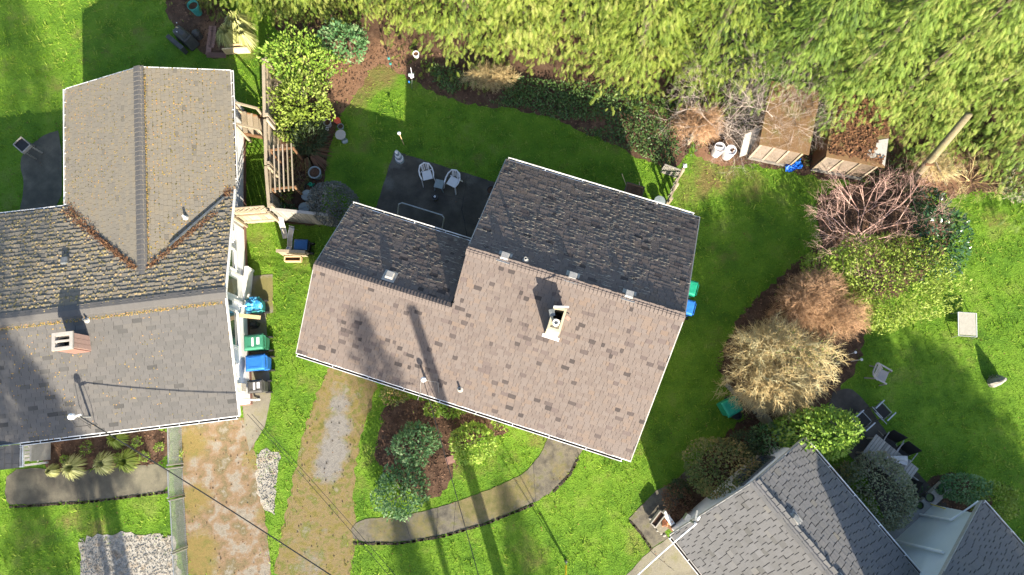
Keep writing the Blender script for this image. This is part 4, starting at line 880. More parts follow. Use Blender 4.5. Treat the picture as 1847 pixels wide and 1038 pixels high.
# front island bed of the big house
shrub('blue green rhododendron nearest the eave in the front bed', 750, 800, 37, 1.4, 'leaf_shrub', 1700, .12, ry=34, lump=.28, f=2.8)
shrub('sunlit bright green rhododendron on the right of the front bed', 854, 798, 39, 1.4, 'leaf_bright', 1700, .12, ry=33, lump=.15)
shrub('deep green rhododendron at the lower left of the front bed', 721, 888, 43, 1.4, 'leaf_shrub', 2000, .12, ry=42, lump=.26, f=2.6)
shrub('small leafy plant right under the gutter, left of the wire drop', 783, 738, 16, .8, 'leaf_bright', 350, .11, ry=14)
shrub('bright leaved plant under the gutter where the drop wires fall', 815, 738, 20, .9, 'leaf_bright', 420, .13, ry=13)
shrub('thin plant growing at the end of the front gutter bed', 900, 762, 12, .5, 'leaf_bright', 160, .1)
shrub('weedy thin shrub below the gutter in the shaded grass', 712, 712, 22, .5, 'leaf_olive', 420, .1, ry=16)
# right hand side
shrub('olive and orange tinged shrub against the white gable wall', 1303, 846, 64, 2.0, 'leaf_olive', 4600, .1, ry=56, lump=.14)
shrub('dark reddish low shrub between the step and the olive shrub', 1222, 905, 24, .7, 'leaf_fern_red', 900, .08, ry=26)
shrub('low dark leafy plant below the olive shrub in the bed', 1225, 880, 18, .5, 'leaf_dark', 500, .09, ry=14)
shrub('bright green glossy bush at the peak of the grey gable', 1478, 782, 60, 3.5, 'leaf_bright', 3200, .15, ry=44, lump=.25)
shrub('dark green low bush left of the bright bush at the gable', 1390, 792, 34, 1.6, 'leaf_shrub', 1100, .12, ry=26)
shrub('dark underbrush between the olive shrub and the bright bush', 1345, 800, 34, 1.4, 'leaf_dark', 900, .11, ry=24)
shrub('large rounded sage coloured shrub beside the grey gutter', 1581, 890, 55, 2.3, 'leaf_sage', 5200, .1, ry=60, lump=.14, shell=.25)
shrub('small golden bush wedged between the two shrubs at the gutter', 1525, 852, 16, 1.5, 'leaf_olive', 420, .11, ry=14)
shrub('low green hedge bush behind the blue grey wall', 1738, 882, 38, 1.3, 'leaf_shrub', 1700, .1, ry=22)
shrub('sunlit yellow green bush behind the ridge of the corner house', 1795, 905, 34, 1.4, 'leaf_lime', 1300, .12, ry=30)
shrub('thick lime green bush on the lawn side of the bare magnolia', 1598, 505, 104, 2.4, 'leaf_lime', 9000, .11, ry=84, lump=.3, f=3.0)
shrub('lime green bush at the left foot of the bare magnolia', 1490, 482, 44, 1.7, 'leaf_bright', 1700, .11, ry=30)
shrub('glossy dark laurel with shining leaves right of the bare magnolia', 1690, 430, 46, 2.2, 'leaf_laurel', 1500, .17, ry=66, lump=.3)
shrub('dark glossy laurel nearest the leaning pole', 1672, 368, 26, 1.5, 'leaf_laurel', 600, .15, ry=26)
shrub('grey green shrub cut by the right border above the lawn', 1838, 330, 30, 1.2, 'leaf_sage', 900, .12, ry=40)
# ---- bare twiggy shrubs --------------------------------------------------
def branching(name, label, px, py, h, spread, m, n0=5, depth=4, w0=.05, cat='shrub', lean=(0, 0), dens=3, arch=0, tint=None, zc=0, ratio=.72, into=None):
    c = at(px, py, zc); o = into or thing(name, label, cat, (c.x, c.y, 0)); V = []; F = []; TN = []
    def limb(p, d, l, w, k):
        d = d.normalized(); q = p + d * l; s = d.cross(Vector((random.random(), random.random(), .3))).normalized(); u = s.cross(d); b = len(V); w2 = w * .68
        for x, y in ((1, 0), (-.5, .87), (-.5, -.87)): V.append(p + s * x * w / 2 + u * y * w / 2)
        for x, y in ((1, 0), (-.5, .87), (-.5, -.87)): V.append(q + s * x * w2 / 2 + u * y * w2 / 2)
        for i in range(3): F.append((b + i, b + (i + 1) % 3, b + 3 + (i + 1) % 3, b + 3 + i)); TN.append(min(1, max(0, .5 + random.gauss(0, .25))))
        if k == 0: return
        nk = dens if k > 1 else dens + 1
        for j in range(nk):
            e = (d + Vector((random.gauss(0, .55), random.gauss(0, .55), random.gauss(.08 - arch, .4)))).normalized()
            limb(p + d * l * (random.uniform(.45, 1) if j else 1), e, l * random.uniform(ratio - .15, ratio + .12), w2 * .8, k - 1)
    for i in range(n0):
        a = 2 * pi * i / n0 + random.uniform(-.4, .4); d = Vector((cos(a) * spread + lean[0], sin(a) * spread + lean[1], 1))
        limb(Vector((cos(a) * .08, sin(a) * .08, 0)), d, h * random.uniform(.32, .42), w0, depth)
    ob = mesh_obj('branches', np.array([tuple(v) for v in V]), F, G[m], o, tint=TN); return o
branching('bare_magnolia', 'bare pinkish branched magnolia standing between the lawns', 1572, 412, 3.1, 1.0, 'twig_red', 9, 5, .05, cat='tree', dens=3, zc=1.0)
branching('bare_tree', 'grey leafless tree with arching twigs in front of the conifers', 1395, 205, 3.5, .75, 'twig_grey', 9, 5, .045, cat='tree', dens=3, arch=.05, lean=(-.2, .3), zc=.8)
branching('bare_tree', 'leafless vine maple left of the barrels, its twigs among the conifer boughs', 1300, 190, 3.2, 1.2, 'twig_grey', 8, 5, .035, cat='tree', dens=3, arch=.12, lean=(.1, .1), zc=.8)
branching('bare_shrub', 'tangle of leafless brown stems above the white barrels', 1320, 240, 1.9, 1.2, 'twig_grey', 9, 4, .025, dens=3, arch=.15, zc=.5)
branching('bare_shrub', 'thicket of bare grey stems over the little arched shed', 1420, 168, 3.0, .95, 'twig_grey', 10, 5, .03, dens=3, arch=.15, zc=1.5)
branching('bare_shrub', 'leafless brush on the soil right of the leaning pole', 1765, 320, 1.4, 1.1, 'twig_tan', 9, 4, .03, dens=3, arch=.1, zc=.4)
branching('bare_shrub', 'dry brush at the right border behind the pole', 1815, 290, 1.3, 1.1, 'twig_brown', 8, 4, .03, dens=3, arch=.1, zc=.4)
def twiggy(label, px, py, rpx, ry, h, m, n, size, m2=None, seed=1):
    zc = h * .5; c = at(px, py, zc); o = thing('dry_shrub', label, 'shrub', (c.x, c.y, 0)); sc = 48 * CAM_H / (CAM_H - zc)
    K = 9; q = np.random.default_rng(seed); Cs = []; Ds = []
    for k in range(K):
        a = 2 * pi * k / K + q.normal(0, .3); f = 0 if k == 0 else q.uniform(.38, .66); rr = q.uniform(.3, .46) if k else .5
        c_, d_, _ = blob_points(n // K, rpx / sc * rr, ry / sc * rr, h * q.uniform(.3, .5), zc * q.uniform(.75, 1.15), .3, 3.0, .7, seed + k, -.6)
        c_[:, 0] += cos(a) * f * rpx / sc; c_[:, 1] += sin(a) * f * ry / sc; Cs.append(c_); Ds.append(d_ + np.array((cos(a) * f, sin(a) * f, 0)))
    C = np.concatenate(Cs); D = np.concatenate(Ds); C[:, 2] = np.maximum(C[:, 2], .05)
    A = D * .6 + unit(len(C)) * .8 + np.array((0, 0, .25)); Nn = unit(len(C))
    tn = np.clip(.5 + .25 * noise3(C, 2.2, seed) + rng.normal(0, .2, len(C)), 0, 1)
    stamp('twigs', T_TWIG, F_TWIG, C, A, Nn, size * rng.uniform(.6, 1.3, len(C)), G[m], o, tn)
    if m2:
        k = len(C) // 3; stamp('leaves', T_SMALL, F_SMALL, C[:k] * 1.02, unit(k), D[:k] + unit(k) * .5, rng.uniform(.03, .08, k), G[m2], o)
    branching('', '', 0, 0, min(h, 2.4) * .85, .6 + .4 * rpx / sc / h, m, 10, 4, .035, dens=3, arch=.1, into=o); return o
twiggy('biggest straw coloured leafless bush beside the side lawn', 1412, 656, 108, 82, 3.4, 'twig_tan', 3600, .42, 'leaf_lime')
twiggy('reddish brown fine twigged bush behind the straw coloured one', 1478, 554, 96, 64, 2.7, 'twig_brown', 4200, .32, None, 2)
twiggy('dry brown perennials standing over the edge of the ivy bed', 888, 140, 56, 22, .7, 'twig_tan', 900, .3, None, 3)
twiggy('brown dead brush between the ivy and the white barrels', 1262, 225, 46, 34, .9, 'twig_brown', 1500, .36, None, 4)
twiggy('pale dry brush on the open soil behind the pole', 1690, 300, 44, 36, .5, 'twig_tan', 700, .3, None, 5)
branching('bare_shrub', 'few bare woody stems inside the fence rhododendrons', 535, 138, 1.6, .9, 'twig_grey', 5, 4, .03, dens=3, zc=.9)
# ---- ground cover, chips, grass -----------------------------------------
def scatter_in(polys_px, dens):
    out = []
    for pp in polys_px:
        P = [tuple(at(*p).to_2d()) for p in pp]; xs_ = [p[0] for p in P]; ys_ = [p[1] for p in P]
        n = int((max(xs_) - min(xs_)) * (max(ys_) - min(ys_)) * dens); Q = np.stack([rng.uniform(min(xs_), max(xs_), n), rng.uniform(min(ys_), max(ys_), n)], 1); out.append(Q[pip(Q, P)])
    return np.concatenate(out)
Q = scatter_in([[(845, 165), (920, 168), (1000, 180), (1120, 175), (1215, 235), (1228, 290), (1190, 300), (1120, 268), (1035, 232), (960, 202), (880, 190)], [(770, 120), (845, 128), (900, 140), (1000, 150), (1120, 160), (1230, 190), (1225, 230), (1120, 178), (1000, 184), (900, 172), (830, 182), (790, 160)]], 420)
Q = Q[noise3(np.c_[Q, Q[:, :1] * 0], 1.6, 3) > -.55]
C = np.c_[Q, rng.uniform(.03, .35, len(Q))]; o = stamp('ivy', T_LEAF, F_LEAF, C, unit(len(C)) * (1, 1, .3), np.tile((0, 0, 1.), (len(C), 1)) + unit(len(C)) * .6, rng.uniform(.06, .13, len(C)), G['leaf_ivy'], kind='stuff')
Q = scatter_in([[(1440, 262), (1470, 250), (1470, 300), (1440, 300)], [(1575, 262), (1640, 270), (1640, 335), (1540, 335), (1560, 315)], [(1230, 205), (1300, 190), (1290, 250), (1240, 290)], [(1640, 345), (1720, 380), (1700, 410), (1640, 380)], [(1640, 870), (1700, 880), (1690, 920), (1630, 930)]], 120)
C = np.c_[Q, rng.uniform(.03, .2, len(Q))]; o = stamp('weeds', T_LEAF, F_LEAF, C, unit(len(C)) * (1, 1, .4), np.tile((0, 0, 1.), (len(C), 1)) + unit(len(C)) * .7, rng.uniform(.05, .11, len(C)), G['leaf_ivy'], kind='stuff')
beds = [[(565, 95), (640, 80), (760, 75), (850, 130), (960, 150), (1120, 165), (1240, 210), (1240, 300), (1110, 262), (960, 200), (795, 172), (700, 118), (668, 120), (612, 212), (575, 190)], [(478, 60), (575, 95), (612, 205), (588, 290), (575, 372), (590, 410), (490, 400)],
        [(1225, 205), (1500, 165), (1870, 150), (1870, 350), (1700, 355), (1560, 325), (1420, 306), (1290, 298)], [(300, 0), (415, 0), (415, 104), (352, 78)], [(74, 778), (306, 762), (306, 838), (200, 842), (110, 852)],
        [(690, 730), (760, 715), (925, 785), (850, 790), (820, 850), (770, 905), (700, 860), (672, 820)], [(1195, 885), (1290, 800), (1420, 780), (1330, 930), (1215, 960)], [(1290, 655), (1340, 560), (1450, 460), (1560, 520), (1520, 700), (1350, 780)], [(1480, 340), (1640, 320), (1720, 400), (1580, 560)], [(1690, 850), (1760, 860), (1810, 940), (1700, 1000), (1620, 960)]]
Q = scatter_in(beds, 110); C = np.c_[Q, rng.uniform(.015, .03, len(Q))]; A = unit(len(C)) * (1, 1, .25)
stamp('bark_chips', T_SMALL, F_SMALL, C, A, np.tile((0, 0, 1.), (len(C), 1)) + unit(len(C)) * .3, rng.uniform(.04, .11, len(C)), G['chips'], kind='stuff')
Q = scatter_in([[(330, 770), (446, 760), (490, 1060), (345, 1060)], [(560, 720), (650, 720), (640, 1040), (500, 1060)]], 4); C = np.c_[Q, np.full(len(Q), .02)]
stamp('fallen_cones', T_LEAF, F_LEAF, C, unit(len(C)) * (1, 1, .1), np.tile((0, 0, 1.), (len(C), 1)), rng.uniform(.05, .09, len(C)), G['gutter_debris'], kind='stuff')
Q = scatter_in([[(145, 972), (310, 965), (322, 1050), (146, 1050)], [(464, 815), (505, 818), (495, 928), (466, 890)]], 350); C = np.c_[Q, np.full(len(Q), .022)]
T = np.array([(.5, 0, 0), (-.25, .43, 0), (-.25, -.43, 0), (0, 0, .5)]); F = np.array([(0, 1, 3), (1, 2, 3), (2, 0, 3)])
stamp('gravel', T, F, C, unit(len(C)) * (1, 1, .1), np.tile((0, 0, 1.), (len(C), 1)), rng.uniform(.025, .07, len(C)), G['gravel'], kind='stuff')
Q = np.stack([rng.uniform(-21, 21, 1500), rng.uniform(-6, 15, 1500)], 1); Q = Q[(noise3(np.c_[Q, Q[:, :1] * 0], .35, 61) > -.1)]
for poly in EXCL[-0:]: 
    if len(poly) == 6 or len(poly) == 4: Q = Q[~pip(Q, poly)]
C = np.c_[Q, rng.uniform(.025, .07, len(Q))]; stamp('fallen_leaves', T_SMALL, F_SMALL, C, unit(len(C)) * (1, 1, .2), np.tile((0, 0, 1.), (len(C), 1)) + unit(len(C)) * .4, rng.uniform(.03, .07, len(C)), G['litter'], kind='stuff')
# grass blades over every lawn in view
n = 330000; Q = np.stack([rng.uniform(-22, 22, n), rng.uniform(-6.5, 18, n)], 1)
keep = noise3(np.c_[Q, Q[:, :1] * 0], 5.0, 12) + noise3(np.c_[Q, Q[:, :1] * 0], 15.0, 13) * 1.0 + rng.normal(0, .4, n) > -.3
bl = np.zeros(n); bl = blots_at(Q, LAWN_BLOTS); keep &= bl < rng.random(n) * .9 + .1
for poly in EXCL:
    keep &= ~pip(Q, poly)
for poly in SOFT:                                            # grass creeps over the edge of soil, moss and gravel
    idx = np.nonzero(pip(Q, poly) & keep)[0]; P2 = Q[idx]; dm = np.full(len(idx), 9.)
    for i in range(len(poly)):
        a_, b2 = np.array(poly[i]), np.array(poly[(i + 1) % len(poly)]); d_ = b2 - a_; t_ = np.clip(((P2 - a_) @ d_) / max(d_ @ d_, 1e-9), 0, 1); dm = np.minimum(dm, np.hypot(*(P2 - a_ - t_[:, None] * d_).T))
    keep[idx] = rng.random(len(idx)) < np.exp(-dm / .11) * .85 * (.6 + .6 * noise3(np.c_[P2, P2[:, :1] * 0], 3., 41))
Q = Q[keep]; n = len(Q); g = noise3(np.c_[Q, Q[:, :1] * 0], 1.1, 21) * .2 + noise3(np.c_[Q, Q[:, :1] * 0], 6., 22) * .2 + noise3(np.c_[Q, Q[:, :1] * 0], 16., 23) * .32
C = np.c_[Q, np.zeros(n)]; A = unit(n); A[:, 2] = np.abs(A[:, 2]) * .8 + .35
stamp('grass', T_BLADE, F_BLADE, C, A, unit(n), rng.uniform(.05, .14, n) * (1 + 1.3 * g), G['grass'], tint=np.clip(.5 + g * 1.2 + .25 * np.maximum(0, noise3(np.c_[Q, Q[:, :1] * 0], .7, 51)) + rng.normal(0, .16, n), 0, 1), kind='stuff')
# ================================================================== FENCES, SHEDS, POLES
def board_fence(name, label, a, b, h, group=None, bw=.14, m='wood_weathered', cap=True, out=1, lattice=None, posts=True, start=0.0, cat='fence'):
    """vertical boards between ground points a and b"""
    a = Vector(a); b = Vector(b); d = (b - a); L = d.length; rz = atan2(d.y, d.x); o = thing(name, label, cat, (a.x, a.y, 0), rz, group)
    n = max(1, int(L / bw)); proto = []
    for k in range(3): q = MB().box((0, 0, h / 2), (bw - .012, .022, h - .08), t=.2 + .3 * k); q = q.build('board', G[m], o); proto.append(q)
    for k in range(n):
        if k < 3: q = proto[k]
        else: q = bpy.data.objects.new('board', random.choice(proto).data); COL.objects.link(q); q.parent = o
        q.location = (bw * (k + .5), random.uniform(-.006, .006), random.uniform(-.03, .0)); q.rotation_euler = (0, random.uniform(-.012, .012), random.uniform(-.02, .02))
    for z in (.35, h - .3): MB().box((L / 2, -.045 * out, z), (L, .045, .09)).build('rail', G[m], o)
    if cap: MB().box((L / 2, -.0, h + .0), (L, .11, .035)).build('cap_board', G[m], o)
    if posts:
        for x in [L * i / max(1, round(L / 2.2)) for i in range(max(1, round(L / 2.2)) + 1)]: MB().box((min(max(x, .05), L - .05), -.115 * out, h / 2 + .05), (.09, .09, h + .1)).build('post', G[m], o)
    if lattice:
        x0, x1, lh = lattice
        lattice_panel(o, (x0, 0, h + .03), (x1, 0, h + .03), lh, m)
    return o
def lattice_panel(parent, a, b, h, m, sp=.13):
    a = Vector(a); b = Vector(b); L = (b - a).length; e = (b - a).normalized(); nr = e.cross(Vector((0, 0, 1)))
    def pt(s, z): return a + e * s + Vector((0, 0, z))
    for sg, off in ((1, .007), (-1, -.007)):
        s = -h
        while s < L + h:
            pts = []
            x0, z0 = (s, 0) if sg > 0 else (s, h); x1, z1 = (s + h, h) if sg > 0 else (s + h, 0)
            t0 = max(0, (0 - x0) / (x1 - x0)); t1 = min(1, (L - x0) / (x1 - x0))
            if t1 - t0 > .05: MB().bar(pt(x0 + (x1 - x0) * t0, z0 + (z1 - z0) * t0) + nr * off, pt(x0 + (x1 - x0) * t1, z0 + (z1 - z0) * t1) + nr * off, .012, .034).build('lattice_strip', G[m], parent)
            s += sp * 1.414
    for z in (0, h): MB().bar(pt(0, z), pt(L, z), .04, .05).build('lattice_rail', G[m], parent)
def base_of(px, py, z): p = at(px, py, z); return (p.x, p.y, 0)
board_fence('board_fence', 'weathered board fence panel by the lawn strip, nearest the laurel bush', base_of(475, 106, 1.75), base_of(477, 211, 1.75), 1.75, 'board fence along the left garden', out=-1)
board_fence('board_fence', 'weathered board fence panel beside the rhododendron, with the shadow strip on its left', base_of(477, 215, 1.75), base_of(479, 297, 1.75), 1.7, 'board fence along the left garden', out=-1)
board_fence('board_fence', 'weathered board fence panel next to the euphorbia, ending at the gate', base_of(479, 300, 1.72), base_of(485, 374, 1.72), 1.7, 'board fence along the left garden', out=-1)
board_fence('fence_gate', 'sunlit weathered gate with lattice top against the white wall', at(443, 404), at(511, 399), 1.4, 'gate line between the two houses', lattice=(.05, 1.35, .42), bw=.2, out=1)
board_fence('board_fence', 'greyish board fence running behind the toy slides to the round shrub', at(512, 399), at(612, 409), 1.5, 'gate line between the two houses', m='wood_grey', out=-1)
board_fence('fence_screen', 'short freestanding wooden screen beside the white bucket', at(511, 462), at(562, 464), .8, m='wood_weathered', out=-1, posts=False)
o = thing('wooden_planter', 'small empty rectangular wooden frame lying against the short screen', 'planter', at(529, 468, .12), 0)
for p, q in (((-.3, -.09), (.3, -.09)), ((-.3, .09), (.3, .09)), ((-.3, -.07), (-.3, .07)), ((.3, -.07), (.3, .07))): MB().bar((*p, 0), (*q, 0), .035, .2).build('board', G['wood_pale'], o)
MB().box((0, 0, -.07), (.56, .15, .06)).build('soil', G['mulch'], o)
# low fence and lattice at the east corner of the back lawn
for lb, a, b, hh in (('low split rail fence disappearing into the brush', at(1238, 262), at(1252, 225), .7), ('low rail fence between the lattice and the far eave corner', at(1200, 372), at(1222, 318), .8)):
    d = b - a; o = thing('rail_fence', lb, 'fence', (a.x, a.y, 0), atan2(d.y, d.x), 'low fence at the right end of the back lawn')
    for z in (.3, hh): MB().box((d.length / 2, 0, z), (d.length, .05, .1)).build('rail', G['wood_weathered'], o)
    for x in (.05, d.length / 2, d.length - .05): MB().box((x, -.06, hh / 2), (.07, .07, hh + .1)).build('post', G['wood_weathered'], o)
    for k in range(int(d.length / .28)): MB().box((.15 + k * .28, .035, hh / 2), (.1, .02, hh)).build('board', G['wood_grey'], o)
a = at(1190, 312); b = at(1218, 322); d = b - a; o = thing('lattice_screen', 'small grey lattice panel standing at the corner of the back lawn', 'lattice', (a.x, a.y, 0), atan2(d.y, d.x)); lattice_panel(o, (0, 0, .12), (d.length, 0, .12), .75, 'wood_grey', .1)
p = at(1224, 316); o = thing('fence_post', 'pale capped post joining the lattice panel and the low fence', 'post', p); MB().box((0, 0, .5), (.09, .09, 1.0)).build('post_shaft', G['wood_grey'], o); MB().hexa([(-.07, -.07, 1.0), (.07, -.07, 1.0), (.07, .07, 1.0), (-.07, .07, 1.0)], [(-.02, -.02, 1.06), (.02, -.02, 1.06), (.02, .02, 1.06), (-.02, .02, 1.06)]).build('post_cap', G['white_paint'], o)
# chain link fence with a gate beside the front bed
def chainlink(label, a, b, h, name='chain_link_fence', group='chain link fence along the front drive'):
    a = Vector(a); b = Vector(b); d = b - a; L = d.length; o = thing(name, label, 'fence', (a.x, a.y, 0), atan2(d.y, d.x), group)
    for x in (0, L): MB().lathe([(.028, 0), (.028, h + .05), (.034, h + .05), (.02, h + .1), (0, h + .1)], (x, 0, 0), 8).build('post', G['metal'], o)
    MB().tube([(0, 0, h), (L, 0, h)], .021, 6).build('top_rail', G['metal'], o); MB().tube([(0, 0, .08), (L, 0, .08)], .008, 4).build('bottom_wire', G['metal'], o)
    mb = MB(); sp = .075; s = -h
    while s < L:
        for sg in (1, -1):
            x0, x1 = s, s + h; z0, z1 = (.05, h) if sg > 0 else (h, .05); t0 = max(0, -x0 / h); t1 = min(1, (L - x0) / h)
            if t1 > t0: mb.bar((x0 + h * t0, .004 * sg, z0 + (z1 - z0) * t0), (x0 + h * t1, .004 * sg, z0 + (z1 - z0) * t1), .006, .006)
        s += sp
    q = mb.build('wire_mesh', G['metal'], o); q['kind'] = 'stuff'; return o
chainlink('chain link fence panel between the gutter and the wire gate', at(328, 752), at(330, 836), 1.05)
chainlink('narrow chain link gate across the end of the dark walk', at(330, 842), at(332, 892), 1.1, 'chain_link_gate')
chainlink('chain link fence panel beside the front grass, below the wire gate', at(333, 897), at(338, 985), 1.05)
chainlink('chain link fence panel along the pale gravel at the lower border', at(338, 989), at(343, 1075), 1.05)
# sheds
def shed(label, fl, fr, depth, h, roofm, back=.25, panels=3, wm='ply', arch=False):
    a = at(*fl); b = at(*fr); d = b - a; L = d.length; o = thing('shed', label, 'shed', (a.x, a.y, 0), atan2(d.y, d.x))
    w = MB(); w.box((.02, depth / 2, h / 2), (.04, depth - .1, h)); s1 = w.build('side_wall', G['wood_brown'], o); MB().box((L - .02, depth / 2, h / 2), (.04, depth - .1, h)).build('side_wall', G['wood_brown'], o)
    MB().box((L / 2, depth - .02, h / 2), (L, .03, h)).build('back_wall', G['wood_brown'], o)
    pw = L / panels
    for k in range(panels):
        hh = h - .06 - (0 if not arch else .12 * abs(k - (panels - 1) / 2) ** 1.5)
        MB().box((pw * (k + .5), -.0, hh / 2 + .02), (pw - .03, .025, hh)).build('panel', G[wm], o)
    for k in range(panels + 1): MB().box((min(max(pw * k, .04), L - .04), -.035, h / 2 - .05), (.07, .035, h - .1)).build('batten', G['wood_weathered'], o)
    MB().box((L / 2, -.037, h - .09), (L + .04, .03, .1)).build('header', G['ply_white'] if not arch else G['wood_pale'], o)
    MB().box((L / 2, -.05, .06), (L, .06, .12)).build('sill', G['wood_grey'], o)
    MB().hexa([(-.1, -.16, h + .0), (L + .1, -.16, h + .0), (L + .1, depth + .1, h + back), (-.1, depth + .1, h + back)], [(-.1, -.16, h + .035), (L + .1, -.16, h + .035), (L + .1, depth + .1, h + back + .035), (-.1, depth + .1, h + back + .035)]).build('roof', G[roofm], o)
    return o, L
s1, L1 = shed('small brown roofed shed with patched plywood doors', (1349, 284), (1424, 300), 2.2, 1.55, 'roof_ply', .2, 3, 'ply', True)
s2, L2 = shed('larger shed with a flat roof buried in brown needles', (1462, 305), (1552, 322), 2.3, 1.55, 'roof_ply', .15, 3, 'ply')
C = np.stack([rng.uniform(-.05, L2 + .0, 2600), rng.uniform(.0, 2.3, 2600), np.zeros(2600)], 1); C[:, 2] = 1.6 + .065 * C[:, 1] / 1 + rng.uniform(0, .04, 2600); kp_ = ~((C[:, 0] > L2 - .32) & (C[:, 1] < 1.0) & (C[:, 1] > .25)); C = C[kp_]
stamp('needle_litter', T_SMALL, F_SMALL, C, unit(len(C)) * (1, 1, .3), np.tile((0, 0, 1.), (len(C), 1)) + unit(len(C)) * .4, rng.uniform(.06, .14, len(C)), G['litter'], s2, kind='stuff')
MB().hexa([(L2 - .35, .2, 1.595), (L2 + .09, -.1, 1.575), (L2 + .09, .95, 1.64), (L2 - .3, .8, 1.635)], [(L2 - .35, .2, 1.62), (L2 + .09, -.1, 1.6), (L2 + .09, .95, 1.665), (L2 - .3, .8, 1.66)]).build('roof_patch', G['ply_white'], s2)
MB().hexa([(L2 - .62, .12, 1.6), (L2 - .3, .1, 1.6), (L2 - .33, .5, 1.62), (L2 - .55, .4, 1.62)], [(L2 - .62, .12, 1.63), (L2 - .3, .1, 1.63), (L2 - .33, .5, 1.65), (L2 - .55, .4, 1.65)]).build('roof_patch', G['wood_grey'], s2)
a = at(1340, 276); o = thing('plywood_sheet', 'whitewashed sheet leaning on the left end of the arched shed', 'board', a, R(20)); MB().hexa([(-.2, -.12, 0), (.35, -.12, 0), (.35, -.09, 0), (-.2, -.09, 0)], [(-.15, .35, 1.05), (.45, .35, 1.2), (.45, .38, 1.2), (-.15, .38, 1.05)]).build('sheet', G['ply_white'], o)
# leaning wooden pole
a = at(1630, 347); b = at(1748, 206, 3.7); o = thing('leaning_pole', 'thick leaning wooden pole rising into the conifers beyond the magnolia', 'pole', a); v = b - a
MB().tube([(0, 0, -.3), v * .5, v], [.15, .14, .12], 10).build('shaft', G['pole_wood'], o, smooth=True)
MB().bar(v * .42 + Vector((-.14, -.1, 0)), v * .42 + Vector((.14, -.13, .05)), .06, .12).build('cleat', G['wood_brown'], o)
a = at(1707, 335); o = thing('stake', 'thin dark stake propped on the soil right of the leaning pole', 'stake', a); MB().tube([(0, 0, 0), tuple(at(1688, 292, .8) - a)], .02, 5).build('stick', G['bark'], o)

# utility pole across the lane: stands just below the lower edge; its shadow crosses the lawn and the roof
tip = at(740, 545, 3.75); PH = 11.0; pb = Vector((tip.x, tip.y, 0)) + SUN_AZ * ((PH - 3.75) / tan(SUN_EL))
up_ = thing('utility_pole', 'tall wooden utility pole standing beyond the lower border', 'utility pole', (pb.x, pb.y, 0))
MB().tube([(0, 0, -.3), (0, 0, PH)], [.21, .16], 10).build('shaft', G['pole_wood'], up_); MB().box((.0, .1, PH - 1.2), (.12, .1, .5)).build('cable_bracket', G['trim_grey'], up_)
an = at(1021, 1013); gw = thing('guy_wire', 'yellow sleeved guy wires anchored in the front lawn', 'cable', (an.x, an.y, 0))
for k, zt in ((0, 8.2), (1, 6.6)):
    e = Vector((pb.x, pb.y, zt)) - Vector((an.x, an.y, 0)); MB().tube([(.02 * k, 0, 0), tuple(e)], .014, 5).build('wire', G['metal'], gw)
    if k == 0: MB().tube([tuple(e * .02), tuple(e * .16)], .035, 6).build('sleeve', G['yellow'], gw)
MB().lathe([(.06, 0), (.05, .06), (.02, .12), (0, .12)], (0, 0, 0), 8).build('anchor', G['steel_dark'], gw)
# overhead wires
def wire(label, p, q, sag=.5, r=.012, name='overhead_wire', group='overhead service wires', m='cable', n=14):
    p = Vector(p); q = Vector(q); P = [p.lerp(q, i / n) - Vector((0, 0, sag * 4 * (i / n) * (1 - i / n))) for i in range(n + 1)]
    o = MB().tube([x - p for x in P], r, 5).build(name, G[m], loc=tuple(p)); return tag(o, label, 'cable', group)
lm = Matrix.Rotation(LA, 3, 'Z') @ Vector(on_lf(163, 752)) + Vector((LO.x, LO.y, 0)) + Vector((.2, 0, .85))
e = at(585, 1036, 5.6) ; e2 = lm + (e - lm) * 1.5
wire('thick black service wire from the mast on the mossy roof across the drive', lm, e2, .25, .018)
mm = Matrix.Rotation(MA, 3, 'Z') @ on_main(768, 687) + Vector((MO.x, MO.y, 0)) + Vector((0, 0, .6))
wire('service wire dropping from the tan roof mast towards the lower border', mm, Vector((pb.x, pb.y, 7.5)), .4, .012)
rm = Matrix.Rotation(QA, 3, 'Z') @ sp + Vector((QO.x, QO.y, 0)) + Vector((.05, 0, .5))
wire('white cable from the grey gable running over the concrete drive', rm, rm + (at(1150, 1040, 3.2) - rm) * 1.3, .12, .02, m='white_paint')
for k, (x0, x1) in enumerate(((450, 690), (458, 702))):
    p = at(x0, 752, 3.2); q = at(x1, 1030, 5.2); wire(('thin wire over the mossy drive, left one of the pair', 'thin wire over the mossy drive, right one of the pair')[k], p - (q - p) * .02, q + (q - p) * .5, .2, .007)
